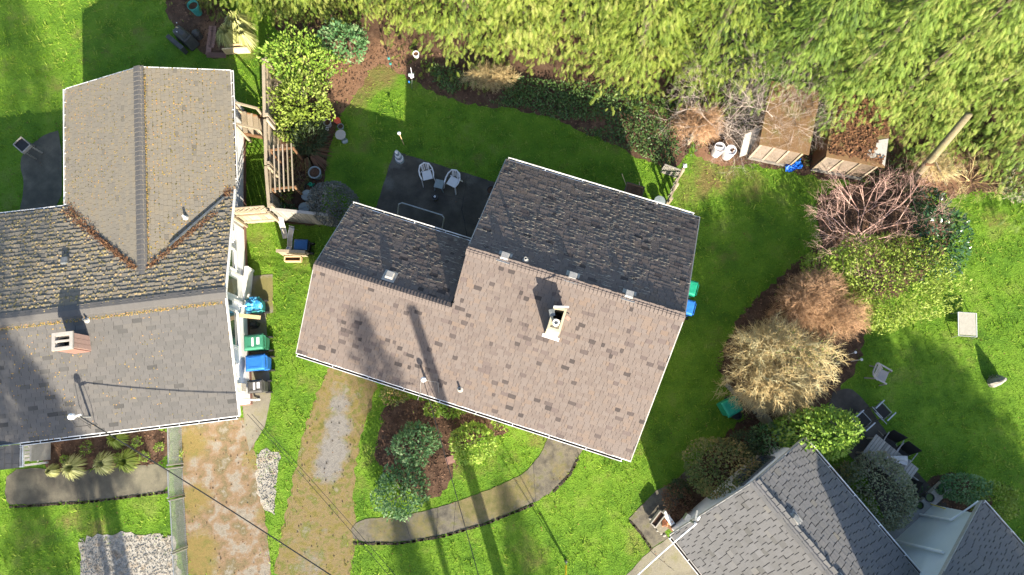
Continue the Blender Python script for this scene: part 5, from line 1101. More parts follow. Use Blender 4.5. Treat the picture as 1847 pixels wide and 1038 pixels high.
# ================================================================== BINS AND BITS
def bin_(label, px, py, z, rz, body, lid, w=.56, d=.68, h=1.0, stick=True, openl=False, fill=None, group=None, name='wheelie_bin'):
    c = at(px, py, z); o = thing(name, label, 'bin', (c.x, c.y, 0), rz, group)
    b = MB(); b.hexa([(-w * .4, -d * .38, .06), (w * .4, -d * .38, .06), (w * .4, d * .38, .06), (-w * .4, d * .38, .06)], [(-w * .47, -d * .47, h * .93), (w * .47, -d * .47, h * .93), (w * .47, d * .45, h * .93), (-w * .47, d * .45, h * .93)]); bo = b.build('body', G[body], o); bevel(bo, .03)
    MB().box((0, -.01, h * .92), (w, d, .05)).build('rim', G[body], o)
    if not openl:
        l = MB(); l.hexa([(-w * .5, -d * .53, h * .95), (w * .5, -d * .53, h * .95), (w * .5, d * .5, h * .95), (-w * .5, d * .5, h * .95)], [(-w * .42, -d * .44, h * 1.03), (w * .42, -d * .44, h * 1.03), (w * .42, d * .42, h * 1.04), (-w * .42, d * .42, h * 1.04)]); lo = l.build('lid', G[lid], o); bevel(lo, .035, 3)
        for s in (-1, 1): MB().box((s * w * .3, 0, h * 1.036), (.025, d * .62, .014)).build('lid_rib', G[lid], lo)
    elif fill:
        for k in range(9):
            v, f_ = T_SPH; s_ = random.uniform(.11, .17); mb = MB(); mb.add([(x * s_ * 1.2 + random.gauss(0, .02), y * s_ * 1.2 + random.gauss(0, .02), z_ * s_ * .7 + random.gauss(0, .02)) for x, y, z_ in v], f_)
            mb.build('bag', G[fill], o, loc=(random.uniform(-w, w) * .3, random.uniform(-d, d) * .32, h * random.uniform(.93, 1.02)))
    MB().tube([(-w * .36, d * .56, h * .9), (w * .36, d * .56, h * .9)], .018, 6).build('handle', G[body], o)
    for s in (-1, 1): MB().bar((s * w * .36, d * .44, h * .88), (s * w * .36, d * .57, h * .9), .03, .04).build('handle_arm', G[body], o)
    for s in (-1, 1):
        wv = MB().lathe([(0, -.025), (.06, -.025), (.125, -.02), (.125, .02), (.06, .025), (0, .025)], (0, 0, 0), 14).build('wheel', G['black_plastic'], o, loc=(s * w * .44, d * .42, .125)); wv.rotation_euler = (0, pi / 2, 0)
    if stick:
        MB().box((0, -d * .02, h * 1.045), (w * .55, .07, .006)).build('sticker', G['white_plastic'], o); MB().box((-.02, d * .26, h * 1.045), (w * .45, .1, .006)).build('sticker', G['white_plastic'], o)
    return o
def ico():
    import bmesh
    bm = bmesh.new(); bmesh.ops.create_icosphere(bm, subdivisions=2, radius=1); v = [tuple(x.co) for x in bm.verts]; f = [tuple(x.index for x in q.verts) for q in bm.faces]; bm.free(); return v, f
T_SPH = ico()
bin_('big green wheelie bin with two white stickers by the white wall', 456, 617, 1.05, R(-84), 'bin_green_dull', 'bin_green_dull')
bin_('big blue wheelie bin beside the white wall, between the green and the dark one', 459, 654, 1.05, R(-84), 'bin_blue', 'bin_blue', stick=False)
bin_('dark grey wheelie bin with white stickers at the corner of the white wall', 459, 697, .95, R(-84), 'charcoal', 'charcoal', .46, .52, .92)
bin_('open teal bin stuffed with bright blue bags near the side door', 455, 549, .9, R(-80), 'teal', 'teal', .5, .5, .85, openl=True, fill='bag_blue', stick=False)
bin_('bright green bin half under the far eave of the tan roof', 1243, 517, 1.05, MA - pi / 2, 'bin_green', 'bin_green', .56, .62, stick=False)
bin_('blue bin half under the far eave of the tan roof', 1238, 552, 1.05, MA - pi / 2, 'bin_blue', 'bin_blue', .56, .62, stick=False)
bin_('green bin with a grey label by the straw coloured bush', 1322, 733, 1.0, R(-62), 'bin_green', 'bin_green', .58, .6, .95, stick=False)
o = bpy.data.objects[-1] if False else None
bin_('small dark blue lidded cart on the shaded grass by the toy slides', 542, 441, .75, R(-92), 'black_plastic', 'bin_blue_dull', .42, .52, .72, stick=False)
def lathe_thing(name, label, cat, px, py, prof, m, n=16, group=None, z=0, extra=None, sx=1, sy=1):
    c = at(px, py, z); o = thing(name, label, cat, (c.x, c.y, 0), random.random(), group)
    MB().lathe(prof, (0, 0, 0), n, sx=sx, sy=sy).build('vessel', G[m], o, smooth=False)
    for nm, pf_, mm_ in (extra or ()): MB().lathe(pf_, (0, 0, 0), n, sx=sx, sy=sy).build(nm, G[mm_], o)
    return o
def pot(name, label, px, py, r, h, m, soil='mulch', cat='pot', group=None, rim=.012):
    return lathe_thing(name, label, cat, px, py, [(r * .72, 0), (r * .95, h * .85), (r, h * .86), (r, h), (r - rim * 1.6, h), (r * .8, h * .7), (0, h * .7)], m, 18, group, h, [('soil', [(r * .82, h * .72), (r * .82, h * .82), (0, h * .86)], soil)])
pot('bucket', 'black round bucket next to the green bin by the straw bush', 1330, 749, .17, .4, 'black_plastic', 'dark')
pot('bucket', 'white bucket on the grass beside the short wooden screen', 520, 449, .09, .3, 'white_plastic', 'white_plastic', 'bucket')
pot('round_tub', 'large grey green ringed tub with soil beside the heather', 567, 311, .25, .4, 'grey_plastic', group=None, rim=.03)
pot('plant_pot', 'black pot behind the green watering can', 558, 338, .2, .35, 'black_plastic')
pot('plant_pot', 'wide pale rimmed pot with dry plant, left of the orange bucket', 590, 221, .15, .3, 'trim_grey', 'litter', rim=.02)
pot('bucket', 'orange red bucket by the corner of the shaded lawn', 608, 217, .125, .3, 'red_plastic', 'red_plastic', 'bucket')
pot('plant_pot', 'grey pot standing just below the orange bucket', 614, 228, .12, .2, 'grey_plastic')
pot('plant_pot', 'small terracotta pot above the pale rimmed pot', 593, 206, .1, .2, 'terracotta')
pot('plant_pot', 'tiny clay pot next to the rhododendron edge', 589, 199, .08, .16, 'terracotta')
pot('plant_pot', 'white rimmed clay pot under the conifer skirt by the dark bed', 750, 97, .13, .25, 'white_plastic', 'litter', rim=.02)
pot('plant_pot', 'dark pot by the patio where the taller eave begins', 886, 343, .18, .35, 'charcoal')
pot('plant_pot', 'teal glazed jar at the top border among the conifer twigs', 347, 9, .22, .55, 'teal')
pot('plant_pot', 'brown clay saucer pot on the shaded lawn edge', 588, 272, .1, .12, 'wood_brown')
for l, px, py, r in (('dark plant pot between the sage shrub and the blue grey wall', 1678, 898, .16), ('round pot with green plant near the low hedge bush', 1660, 912, .13), ('dark pot with a pale rim beside the low hedge bush', 1697, 884, .14)): pot('plant_pot', l, px, py, r, .3, 'charcoal', 'leaf_ivy')
lathe_thing('ring_pot', 'small white ring shaped pot on the dark soil', 'pot', 591, 234, [(.05, 0), (.065, .1), (.065, .12), (.035, .12), (.03, .06), (0, .06)], 'white_plastic', 14)
for l, px, py in (('grey lidded barrel left of the round clipped shrub, upper one', 553, 352), ('grey lidded barrel left of the round clipped shrub, lower one', 548, 375)):
    o = lathe_thing('barrel', l, 'barrel', px, py, [(.18, 0), (.21, .3), (.2, .62), (.215, .63), (.215, .66), (.19, .68), (0, .685)], 'grey_plastic', 20, 'grey lidded barrels', .68); MB().box((0, .02, .695), (.22, .03, .02)).build('lid_rib', G['grey_plastic'], o); MB().box((0, -.04, .693), (.03, .16, .018)).build('lid_rib', G['grey_plastic'], o)
for l, px, py, dk in (('white barrel with a black bar on its closed lid', 1299, 266, 1), ('white open barrel full of dry leaves', 1319, 271, 0)):
    o = lathe_thing('barrel', l, 'barrel', px, py, [(.17, 0), (.2, .3), (.2, .6), (.21, .6), (.21, .64), (.185, .64), (.18, .6), (0, .6)], 'white_plastic', 20, 'white barrels by the sheds', .64)
    if dk: MB().box((-.02, .06, .62), (.26, .06, .03), -.2).build('lid_bar', G['black_plastic'], o)
    else:
        mb = MB()
        for k in range(14): mb.box((random.gauss(.03, .05), random.gauss(-.03, .05), .615), (.06, .03, .01), random.random() * 3)
        q = mb.build('leaf_litter', G['litter'], o); q['kind'] = 'stuff'
c = at(560, 336); o = thing('watering_can', 'bright green watering can in the black pot', 'watering can', at(562, 335, .42)); MB().lathe([(.07, 0), (.075, .16), (.05, .18), (.045, .18), (.04, .1), (0, .1)], (0, 0, 0), 14).build('body', G['bin_green'], o); MB().tube([(.06, 0, .04), (.16, .02, .16)], [.025, .015], 6).build('spout', G['bin_green'], o); MB().tube([(-.06, 0, .03), (-.13, 0, .1), (-.05, 0, .18)], .012, 5).build('handle', G['bin_green'], o)
c = at(614, 243, .5); o = thing('round_table', 'dark round topped stand at the edge of the shaded lawn', 'table', (c.x, c.y, 0)); MB().lathe([(.2, .46), (.205, .49), (.2, .5), (0, .5)], (0, 0, 0), 20).build('top', G['wood_grey'], o); MB().lathe([(.13, 0), (.1, .1), (.09, .459)], (.05, -.05, 0), 10).build('pedestal', G['grey_plastic'], o); MB().box((.14, -.2, .3), (.2, .1, .02), .2, .5).build('tray', G['grey_plastic'], o)
# toy slides
def slide(label, px, py, rz, bend, top):
    c = at(px, py, 0); o = thing('toy_slide', label, 'toy', c, rz, 'plastic toy slides'); o.scale = (.78, .72, .75); P = [Vector((0, .45, .62)), Vector((bend * .4, .22, .5)), Vector((bend, 0, .3)), Vector((bend * .8, -.25, .12)), Vector((bend * .3, -.42, .06))]
    mb = MB()
    for a, b in zip(P, P[1:]): mb.add([a + Vector((-.1, 0, 0)), a + Vector((.1, 0, 0)), b + Vector((.1, 0, 0)), b + Vector((-.1, 0, 0)), a + Vector((-.1, 0, -.03)), a + Vector((.1, 0, -.03)), b + Vector((.1, 0, -.03)), b + Vector((-.1, 0, -.03))], [(0, 3, 2, 1), (4, 5, 6, 7), (0, 4, 7, 3), (1, 2, 6, 5), (0, 1, 5, 4), (3, 7, 6, 2)], .5)
    mb.build('chute', G['beige_plastic'], o)
    for s in (-.11, .11): MB().tube([p + Vector((s, 0, .03)) for p in P], .018, 6).build('side_rail', G['white_plastic'], o)
    MB().box((0, .52, .64), (.26, .14, .05)).build('platform', G[top], o); MB().box((0, .62, .7), (.26, .03, .14)).build('backstop', G[top], o)
    for s in (-.1, .1): MB().bar((s, .56, .62), (s, .66, 0), .03, .03).build('leg', G[top], o)
slide('beige toy slide with a white platform close to the gate fence', 515, 417, R(8), .0, 'white_plastic'); slide('curved beige toy slide with a grey platform beside the dark blue cart', 528, 436, R(-14), -.04, 'metal')
# arbour
a = at(512, 344, 1.5); a.z = 0; o = thing('arbour', 'brown slatted wooden arbour standing between the fence and the ferns', 'arbour', (a.x, a.y, 0), R(96))
for k in range(6): MB().bar((-.05, -.35 + .16 * k, 1.55), (1.75, -.38 + .16 * k + .02, 1.55), .035, .07).build('slat', G['wood_weathered'], o)
for x in (.1, 1.6): MB().bar((x, -.45, 1.49), (x, .5, 1.49), .06, .06).build('crossbar', G['wood_brown'], o)
for x, y in ((.1, -.4), (1.6, -.4), (.1, .45), (1.6, .45)): MB().box((x, y, .74), (.07, .07, 1.46)).build('post', G['wood_brown'], o)
a = at(533, 376); o = thing('plank', 'short brown plank propped beside the euphorbia', 'plank', a); MB().bar((.05, -.1, .05), (-.3, .3, .55), .16, .04).build('board', G['wood_brown'], o)
# patio set
def monobloc(label, px, py, rz, group):
    c = at(px, py, .4); o = thing('plastic_chair', label, 'chair', (c.x, c.y, 0), rz, group); m_ = G['white_plastic']
    s = MB(); s.hexa([(-.2, -.22, .39), (.2, -.22, .39), (.18, .2, .37), (-.18, .2, .37)], [(-.21, -.23, .43), (.21, -.23, .43), (.19, .2, .4), (-.19, .2, .4)]); so = s.build('seat', m_, o); bevel(so, .02)
    b = MB(); n = 9; V = []; 
    for i in range(n):
        t = pi * i / (n - 1); x = .25 * cos(t); y = .14 + .16 * sin(t)
        if 2 <= i <= 6: V.append((x, y))
    for k in range(len(V) - 1):
        if k in (1, 2) or True:
            (x0, y0), (x1, y1) = V[k], V[k + 1]; b.hexa([(x0 * .88, y0 - .05, .42), (x1 * .88, y1 - .05, .42), (x1 * .84, y1 - .08, .42), (x0 * .84, y0 - .08, .42)], [(x0 * 1.02, y0 + .07, .82), (x1 * 1.02, y1 + .07, .82), (x1 * .98, y1 + .04, .82), (x0 * .98, y0 + .04, .82)]) if k in (0, 3) else b.bar(((x0 + x1) / 2 * .88, (y0 + y1) / 2 - .05, .42), ((x0 + x1) / 2, (y0 + y1) / 2 + .06, .82), .045, .02)
    b.build('backrest', m_, o)
    o.scale = (.9, .9, .9)
    MB().tube([(.25, -.24, .62), (.29, -.05, .64), (.28, .14, .7), (.19, .3, .83), (0, .37, .85), (-.19, .3, .83), (-.28, .14, .7), (-.29, -.05, .64), (-.25, -.24, .62)], .03, 6).build('armrest', m_, o)
    for sx in (-1, 1):
        MB().bar((sx * .25, -.24, .62), (sx * .29, -.34, 0), .05, .035).build('leg', m_, o); MB().bar((sx * .2, .18, .42), (sx * .27, .3, 0), .05, .035).build('leg', m_, o)
monobloc('white plastic patio chair facing down, left of the little side table', 770, 315, R(14), 'white chairs on the dark patio'); monobloc('white plastic patio chair turned towards the side table, on its right', 817, 327, R(-28), 'white chairs on the dark patio')
c = at(792, 332, .4); o = thing('side_table', 'small grey plastic side table between the two white chairs', 'table', (c.x, c.y, 0), R(-14)); t_ = MB().box((0, 0, .39), (.34, .34, .03)).build('top', G['grey_plastic'], o); bevel(t_, .012)
for x in (-1, 1):
    for y in (-1, 1): MB().bar((x * .13, y * .13, .38), (x * .17, y * .17, 0), .035, .035).build('leg', G['grey_plastic'], o)
o = pot('plant_pot', 'dark pot with a pale pebble standing alone on the patio', 784, 356, .115, .22, 'charcoal', 'dark'); MB().lathe([(.0, 0), (.04, .02), (.045, .05), (0, .075)], (.02, .02, .17), 10).build('pebble', G['white_plastic'], o)
# lighthouse ornament
c = at(722, 290); o = thing('lighthouse_ornament', 'striped pale garden lighthouse at the corner of the patio', 'ornament', c); z = 0
for k in range(5):
    r0 = .165 - .022 * k; MB().lathe([(r0, z), (r0 - .02, z + .13), (r0 + .012, z + .13), (r0 + .012, z + .155), (r0 - .025, z + .157)], (0, 0, 0), 14).build('tier', G['white_plastic' if k % 2 else 'grey_plastic'], o); z += .158
MB().lathe([(.05, z), (.05, z + .1), (.07, z + .1), (0, z + .19)], (0, 0, 0), 12).build('lantern', G['white_plastic'], o)
c = at(729, 262); o = thing('garden_light', 'white topped pole leaning on the lawn above the lighthouse', 'garden light', c); e = at(720, 241, 1.15) - c; MB().tube([(0, 0, 0), tuple(e)], .014, 6).build('pole', G['wood_pale'], o); MB().lathe([(.02, -.02), (.065, 0), (.065, .03), (0, .06)], tuple(e), 12).build('lamp', G['white_plastic'], o)
c = at(743, 160); o = thing('bird_house', 'small white bird house on a pole in the shaded bed corner', 'bird house', c); e = at(743, 139, 1.25) - c; MB().tube([(0, 0, 0), tuple(e)], .012, 6).build('pole', G['metal'], o); MB().box(e + Vector((0, 0, .08)), (.13, .11, .15), .4).build('box', G['white_plastic'], o); MB().hexa([e + Vector(p) for p in ((-.1, -.08, .16), (.1, -.08, .16), (.1, .08, .16), (-.1, .08, .16))], [e + Vector(p) for p in ((-.1, -.004, .24), (.1, -.004, .24), (.1, .004, .24), (-.1, .004, .24))]).build('roof', G['grey_plastic'], o); MB().tube([e + Vector((.02, .02, .2)), e + Vector((.03, .08, .55))], .012, 5).build('finial', G['white_plastic'], o); MB().lathe([(.03, 0), (.03, .08), (0, .1)], (-.02, -.05, .6), 8).build('feeder', G['bin_blue'], o)
c = at(708, 128); o = thing('shepherd_hook', 'thin dark shepherd hook with pale green feeder cups', 'hook', c); e = at(697, 92, 1.5) - c; MB().tube([(0, 0, 0), tuple(e * .6), tuple(e), tuple(e + Vector((.1, -.05, .05)))], .013, 5).build('rod', G['dark'], o)
for f_ in (.35, .62): MB().lathe([(.02, -.03), (.05, 0), (.05, .05), (.02, .06)], tuple(e * f_), 10).build('feeder_cup', G['teal'], o); 
c = at(597, 128); o = thing('bamboo_stake', 'pale bamboo stake stuck in the bare soil patch', 'stake', c); MB().tube([(0, 0, 0), tuple(at(596, 88, 1.2) - c)], .014, 5).build('cane', G['wood_pale'], o)
c = at(600, 134); o = thing('edging_hoop', 'small curved pale wood edging lying on the soil patch', 'edging', c); MB().tube([(-.1, -.06, .03), (-.03, .03, .05), (.06, .07, .05), (.1, .06, .03)], .018, 6).build('hoop', G['wood_weathered'], o)
# deck stairs with pipe railing under the shorter back eave
def MW(p, z=0): return Matrix.Rotation(MA, 3, 'Z') @ Vector((p[0], p[1], z)) + Vector((MO.x, MO.y, 0))
o = thing('deck_steps', 'grey slatted steps with a pipe handrail along the back eave', 'steps', (*MW((1.05, 5.0)).to_2d(), 0), MA)
for k in range(4): MB().box((-.30 + .13 * k, .42, .28 + .05 * k), (.1, .75, .04)).build('tread', G['grey_plastic'], o)
for k in range(14): MB().box((.34 + .115 * k, .36, .5), (.085, .62, .03)).build('slat', G['wood_brown'], o)
MB().tube([(.12, .82, .5), (.12, .82, 1.0), (.12, 1.15, 1.35), (.22, 1.22, 1.38), (1.75, 1.22, 1.38), (1.85, 1.15, 1.35), (1.85, .72, .95)], .024, 6).build('handrail', G['metal'], o)
MB().tube([(.1, .74, .96), (1.85, .74, .96)], .028, 6).build('handrail', G['metal'], o)
for x in (.12, 1.0, 1.85): MB().tube([(x, .74, 0), (x, .74, .98)], .02, 6).build('rail_post', G['metal'], o)
MB().bar((-.4, .12, .3), (-.4, .85, .5), .03, .05).build('rail_cap', G['white_paint'], o)
MB().lathe([(.05, 0), (.07, .04), (.07, .1), (.03, .14), (0, .14)], (.12, .74, .98), 10).build('post_knob', G['metal'], o)
o = thing('window_well', 'grey mesh covered box under the back eave beside the steps', 'box', (*MW((3.4, 5.2)).to_2d(), 0), MA)
MB().box((0, .2, .25), (1.0, .34, .5)).build('box_body', G['steel_dark'], o); 
for s in (-1, 1): MB().box((s * .51, .2, .28), (.025, .38, .58)).build('side_frame', G['metal'], o)
MB().box((0, .39, .28), (1.0, .02, .56)).build('front_frame', G['grey_plastic'], o)
# wheelbarrow and lid by the far eave
c = at(1142, 349, .45); o = thing('wheelbarrow', 'rusty brown wheelbarrow tray half under the far eave', 'wheelbarrow', (c.x, c.y, 0), MA)
b_ = MB().hexa([(-.22, -.3, .3), (.22, -.3, .3), (.22, .2, .3), (-.22, .2, .3)], [(-.34, -.42, .55), (.34, -.42, .55), (.34, .32, .55), (-.34, .32, .55)]).build('tray', G['wood_brown'], o); MB().tube([(-.34, -.42, .56), (.34, -.42, .56), (.34, .32, .56), (-.34, .32, .56), (-.34, -.42, .56)], .02, 6).build('rim', G['charcoal'], o)
MB().box((0, -.05, .54), (.6, .62, .03)).build('soil', G['mulch'], o); MB().tube([(-.3, .2, .4), (-.62, .6, .5)], .016, 6).build('handle', G['wood_pale'], o); MB().tube([(.22, .2, .4), (.1, .5, .45)], .016, 6).build('handle', G['wood_pale'], o); wv = MB().lathe([(0, -.03), (.17, -.03), (.17, .03), (0, .03)], (0, 0, 0), 14).build('wheel', G['black_plastic'], o, loc=(0, -.5, .17)); wv.rotation_euler = (0, pi / 2, 0)
lathe_thing('lidded_drum', 'round grey lidded drum standing by the low fence at the far eave', 'lid', 1190, 363, [(.2, .3), (.22, .32), (.21, .35), (0, .37)], 'grey_plastic', 20, None, .35, [('drum', [(.16, 0), (.18, .3)], 'charcoal')])
# raised stone bed on the east side of the house
o = thing('raised_bed', 'narrow stone edged bed with red flowers along the right wall', 'raised bed', (*MW((11.0, .7)).to_2d(), 0), MA)
for k in range(8): MB().box((.42, .02 + k * .27, .1), (.1, .255, .2 + .03 * random.random()), random.uniform(-.05, .05)).build('stone', G['wood_weathered'], o)
MB().box((.2, -.14, .1), (.5, .09, .2)).build('stone', G['wood_pale'], o); MB().box((.19, .95, .07), (.36, 2.1, .14)).build('soil', G['mulch'], o)
k = 160; C = np.stack([rng.uniform(.12, .38, k), rng.uniform(-.08, .3, k), rng.uniform(.16, .3, k)], 1); stamp('flowers', T_LEAF, F_LEAF, C, unit(k), unit(k) * .6 + np.array((0, 0, 1)), rng.uniform(.05, .09, k), G['leaf_flower'], o)
# left house side: stair, landing screen, rails, lumber
o = thing('wooden_stair', 'weathered wooden stair with rails on the side of the white house', 'stairs', (*(Matrix.Rotation(LA, 3, 'Z') @ Vector((-.15, 11.0, 0)) + Vector((LO.x, LO.y, 0))).to_2d(), 0), LA)
for k in range(4): MB().box((.2 + .14 * k, 0, .85 - .22 * k), (.2, .85, .04)).build('tread', G['wood_weathered'], o)
for s in (-.42, .42): MB().bar((.05, s, 1.75), (.8, s, .95), .08, .05).build('handrail', G['wood_weathered'], o); MB().bar((.08, s, .8), (.8, s, .1), .04, .2).build('stringer', G['wood_brown'], o); MB().box((.75, s, .5), (.08, .08, 1.0)).build('post', G['wood_weathered'], o); MB().box((.1, s, .9), (.08, .08, 1.75)).build('post', G['wood_weathered'], o)
a = at(456, 488); b = at(450, 546); d = b - a; o = thing('privacy_screen', 'low solid white screen panel beside the side door', 'screen', (a.x, a.y, 0), atan2(d.y, d.x)); MB().box((d.length / 2, 0, .3), (d.length, .07, .56)).build('panel', G['white_paint'], o); MB().box((d.length / 2, 0, .605), (d.length + .04, .13, .05)).build('cap', G['white_paint'], o)
for x in (.03, d.length - .03): MB().box((x, .002, .29), (.09, .11, .58)).build('post', G['white_paint'], o)
o = thing('metal_rail', 'thin white metal handrail by the lumber beam', 'handrail', at(450, 572), 0)
for y in (-.02, .28): MB().tube([(-.42, y, .95), (.32, y - .03, .9), (.34, y - .03, 0)], .016, 6).build('rail', G['white_paint'], o)
MB().tube([(-.3, -.3, .8), (.1, -.7, .4)], .012, 5).build('brace', G['white_paint'], o)
o = thing('lumber_beam', 'pale new lumber beam lying on the landing rail', 'lumber', at(449, 571, .98), R(-6)); MB().box((0, 0, 0), (.82, .13, .06)).build('beam', G['wood_pale'], o)
o = thing('black_sack', 'crumpled black sack on the path under the lumber', 'sack', at(459, 586, .2)); v, f_ = T_SPH; MB().add([(x * .2 + random.gauss(0, .015), y * .14 + random.gauss(0, .015), max(-.18, z * .2 + random.gauss(0, .015))) for x, y, z in v], f_).build('sack_body', G['black_plastic'], o); MB().tube([(.1, 0, .15), (.17, .03, .24)], [.05, .02], 6).build('knot', G['black_plastic'], o)
# back left garden
c = at(332, 66, .45); o = thing('barbecue', 'barbecue under a creased black cover beside the brick edging', 'barbecue', (c.x, c.y, 0), R(-40))
v, f_ = T_SPH; mb = MB(); mb.hexa([(-.5, -.22, 0), (.42, -.22, 0), (.42, .25, 0), (-.5, .25, 0)], [(-.42, -.17, .62), (.34, -.17, .66), (.34, .2, .66), (-.42, .2, .62)]); q = mb.build('cover', G['charcoal'], o); bevel(q, .06, 3)
q = MB().hexa([(-.2, -.16, .63), (.3, -.16, .63), (.3, .18, .63), (-.2, .18, .63)], [(-.12, -.1, .88), (.22, -.1, .86), (.22, .12, .86), (-.12, .12, .88)]).build('hood', G['charcoal'], o); bevel(q, .05, 3)
MB().box((-.12, -.4, .25), (.85, .16, .42)).build('side_shelf', G['charcoal'], o); MB().lathe([(.18, 0), (.17, .3), (.1, .38), (0, .4)], (.12, .42, 0), 10).build('gas_cover', G['charcoal'], o); MB().bar((-.35, .05, .68), (-.12, .12, .72), .04, .02).build('strap', G['wood_pale'], o)
for x, y, z in ((-.46, .2, .66), (.02, -.1, .9)): MB().lathe([(0, 0), (.022, .01), (.02, .03), (0, .035)], (x, y, z), 8).build('toggle', G['white_plastic'], o)
o = thing('brick_edging', 'old red brick edging of the back bed by the barbecue', 'edging', at(388, 80), R(88))
bm0 = None
for k in range(22):
    for r_ in range(2 if k > 2 else 1):
        if bm0 is None: q = MB().box((0, 0, .035), (.2, .095, .075)).build('brick', G['brick'], o); bm0 = q.data
        else: q = bpy.data.objects.new('brick', bm0); COL.objects.link(q); q.parent = o
        q.location = (-.45 + (k % 12) * .105 if k < 12 else -.5, .2 - .11 * r_ + random.uniform(-.01, .01) if k < 12 else .2 - .21 * (k - 12) * .35, 0); q.rotation_euler.z = pi / 2 + random.uniform(-.08, .08) if k < 12 else random.uniform(-.1, .1)
o = thing('lumber_bed', 'raised bed corner of fresh pale lumber by the grass clumps', 'raised bed', at(430, 95), R(4))
MB().box((.0, -.04, .2), (1.0, .05, .4)).build('board', G['wood_pale'], o); MB().box((.1, .13, .19), (.72, .05, .38)).build('board', G['wood_pale'], o); MB().box((.48, .5, .18), (.05, .98, .36)).build('board', G['wood_pale'], o); MB().box((-.49, .55, .15), (.05, 1.1, .3)).build('board', G['wood_brown'], o); MB().box((-.0, .55, .08), (.92, .8, .16)).build('soil', G['mulch'], o)
c = at(40, 262, .75); o = thing('planter_table', 'dark square planter tray on legs beside the curved patio', 'planter', (c.x, c.y, 0), R(-40))
MB().box((0, 0, .68), (.52, .4, .12)).build('tray', G['charcoal'], o); MB().box((0, 0, .735), (.46, .34, .02)).build('soil', G['dark'], o)
for s in (-1, 1): MB().box((s * .25, 0, .72), (.03, .42, .14)).build('side_board', G['wood_grey'], o); MB().box((0, s * .2, .72), (.46, .03, .14)).build('side_board', G['wood_grey'], o)
for x in (-.22, .22):
    for y in (-.16, .16): MB().box((x, y, .31), (.05, .05, .62)).build('leg', G['wood_grey'], o)
# right garden furniture
c = at(1745, 585, .36); o = thing('sling_stool', 'beige fabric sling lounger base standing on the sunny lawn', 'lounger', (c.x, c.y, 0), R(-4))
q = MB().hexa([(-.3, -.4, .33), (.3, -.4, .33), (.3, .4, .36), (-.3, .4, .36)], [(-.3, -.4, .345), (.3, -.4, .345), (.3, .4, .375), (-.3, .4, .375)]).build('sling', G['canvas'], o)
for s in (-1, 1): MB().tube([(s * .33, -.44, .33), (s * .33, .42, .38)], .018, 6).build('side_rail', G['white_plastic'], o)
for y, z in ((-.44, .33), (.42, .38)): MB().tube([(-.33, y, z), (.33, y, z)], .018, 6).build('cross_rail', G['metal'], o)
for x in (-.33, .33):
    for y in (-.44, .4): MB().tube([(x, y, .34), (x * 1.08, y * 1.06, 0)], .016, 6).build('leg', G['metal'], o)
c = at(1792, 688); o = thing('standing_stone', 'pointed mossy grey stone on the sunny lawn below the lounger', 'stone', c, .4); n = 10; V = []; F = []
for i, (r, z, ox, oy) in enumerate(((.29, 0, 0, 0), (.27, .18, .0, .01), (.2, .4, -.02, .03), (.12, .58, -.03, .04), (.05, .7, -.03, .05))): V += [(ox + r * cos(2 * pi * k / n) * random.uniform(.85, 1.12), oy + r * .75 * sin(2 * pi * k / n) * random.uniform(.85, 1.12), z + random.uniform(-.02, .02) * (z > 0)) for k in range(n)]
for i in range(4):
    for k in range(n): a_ = i * n + k; b2 = i * n + (k + 1) % n; F.append((a_, b2, b2 + n, a_ + n))
F.append(tuple(range(4 * n, 5 * n))); q = MB().add(V, F).build('rock', G['stone'], o)
k = 120; C = np.stack([rng.normal(-.05, .06, k), rng.normal(.16, .06, k), rng.uniform(.05, .45, k)], 1); stamp('moss', T_SMALL, F_SMALL, C, unit(k), unit(k) + np.array((0, .5, 1)), rng.uniform(.04, .08, k), G['leaf_ivy'], o)
c = at(1587, 676, .4); o = thing('slatted_chair', 'taupe plastic garden chair with a slatted back on the shaded lawn', 'chair', (c.x, c.y, 0), R(62)); 
q = MB().hexa([(-.22, -.25, .38), (.22, -.25, .38), (.2, .05, .36), (-.2, .05, .36)], [(-.23, -.26, .42), (.23, -.26, .42), (.21, .06, .4), (-.21, .06, .4)]).build('seat', G['taupe_plastic'], o); bevel(q, .02)
for k in range(6): MB().bar((-.17 + .068 * k, .05, .42), (-.18 + .072 * k, .36, .8), .045, .02).build('back_slat', G['taupe_plastic'], o)
MB().tube([(-.23, .02, .42), (-.24, .36, .78), (-.18, .44, .85), (0, .46, .87), (.18, .44, .85), (.24, .36, .78), (.23, .02, .42)], .03, 6).build('back_frame', G['taupe_plastic'], o)
for s in (-1, 1): MB().bar((s * .26, -.25, .6), (s * .27, .25, .66), .05, .03).build('armrest', G['taupe_plastic'], o); MB().bar((s * .25, -.24, .6), (s * .26, -.3, 0), .045, .035).build('leg', G['taupe_plastic'], o); MB().bar((s * .21, .1, .4), (s * .25, .28, 0), .045, .035).build('leg', G['taupe_plastic'], o)
for l, (x0, y0), (x1, y1) in (('white solar light beside the straw bush, upper one', (1530, 640), (1542, 636)), ('white solar light beside the straw bush, lower one', (1535, 652), (1553, 649))):
    c = at(x0, y0); o = thing('solar_light', l, 'garden light', c, 0, 'white solar lights'); e = at(x1, y1, .4) - c; MB().tube([(0, 0, 0), tuple(e)], .012, 5).build('stake', G['white_plastic'], o); MB().lathe([(.03, 0), (.05, .03), (.05, .05), (0, .07)], tuple(e), 10).build('lamp', G['white_plastic'], o)
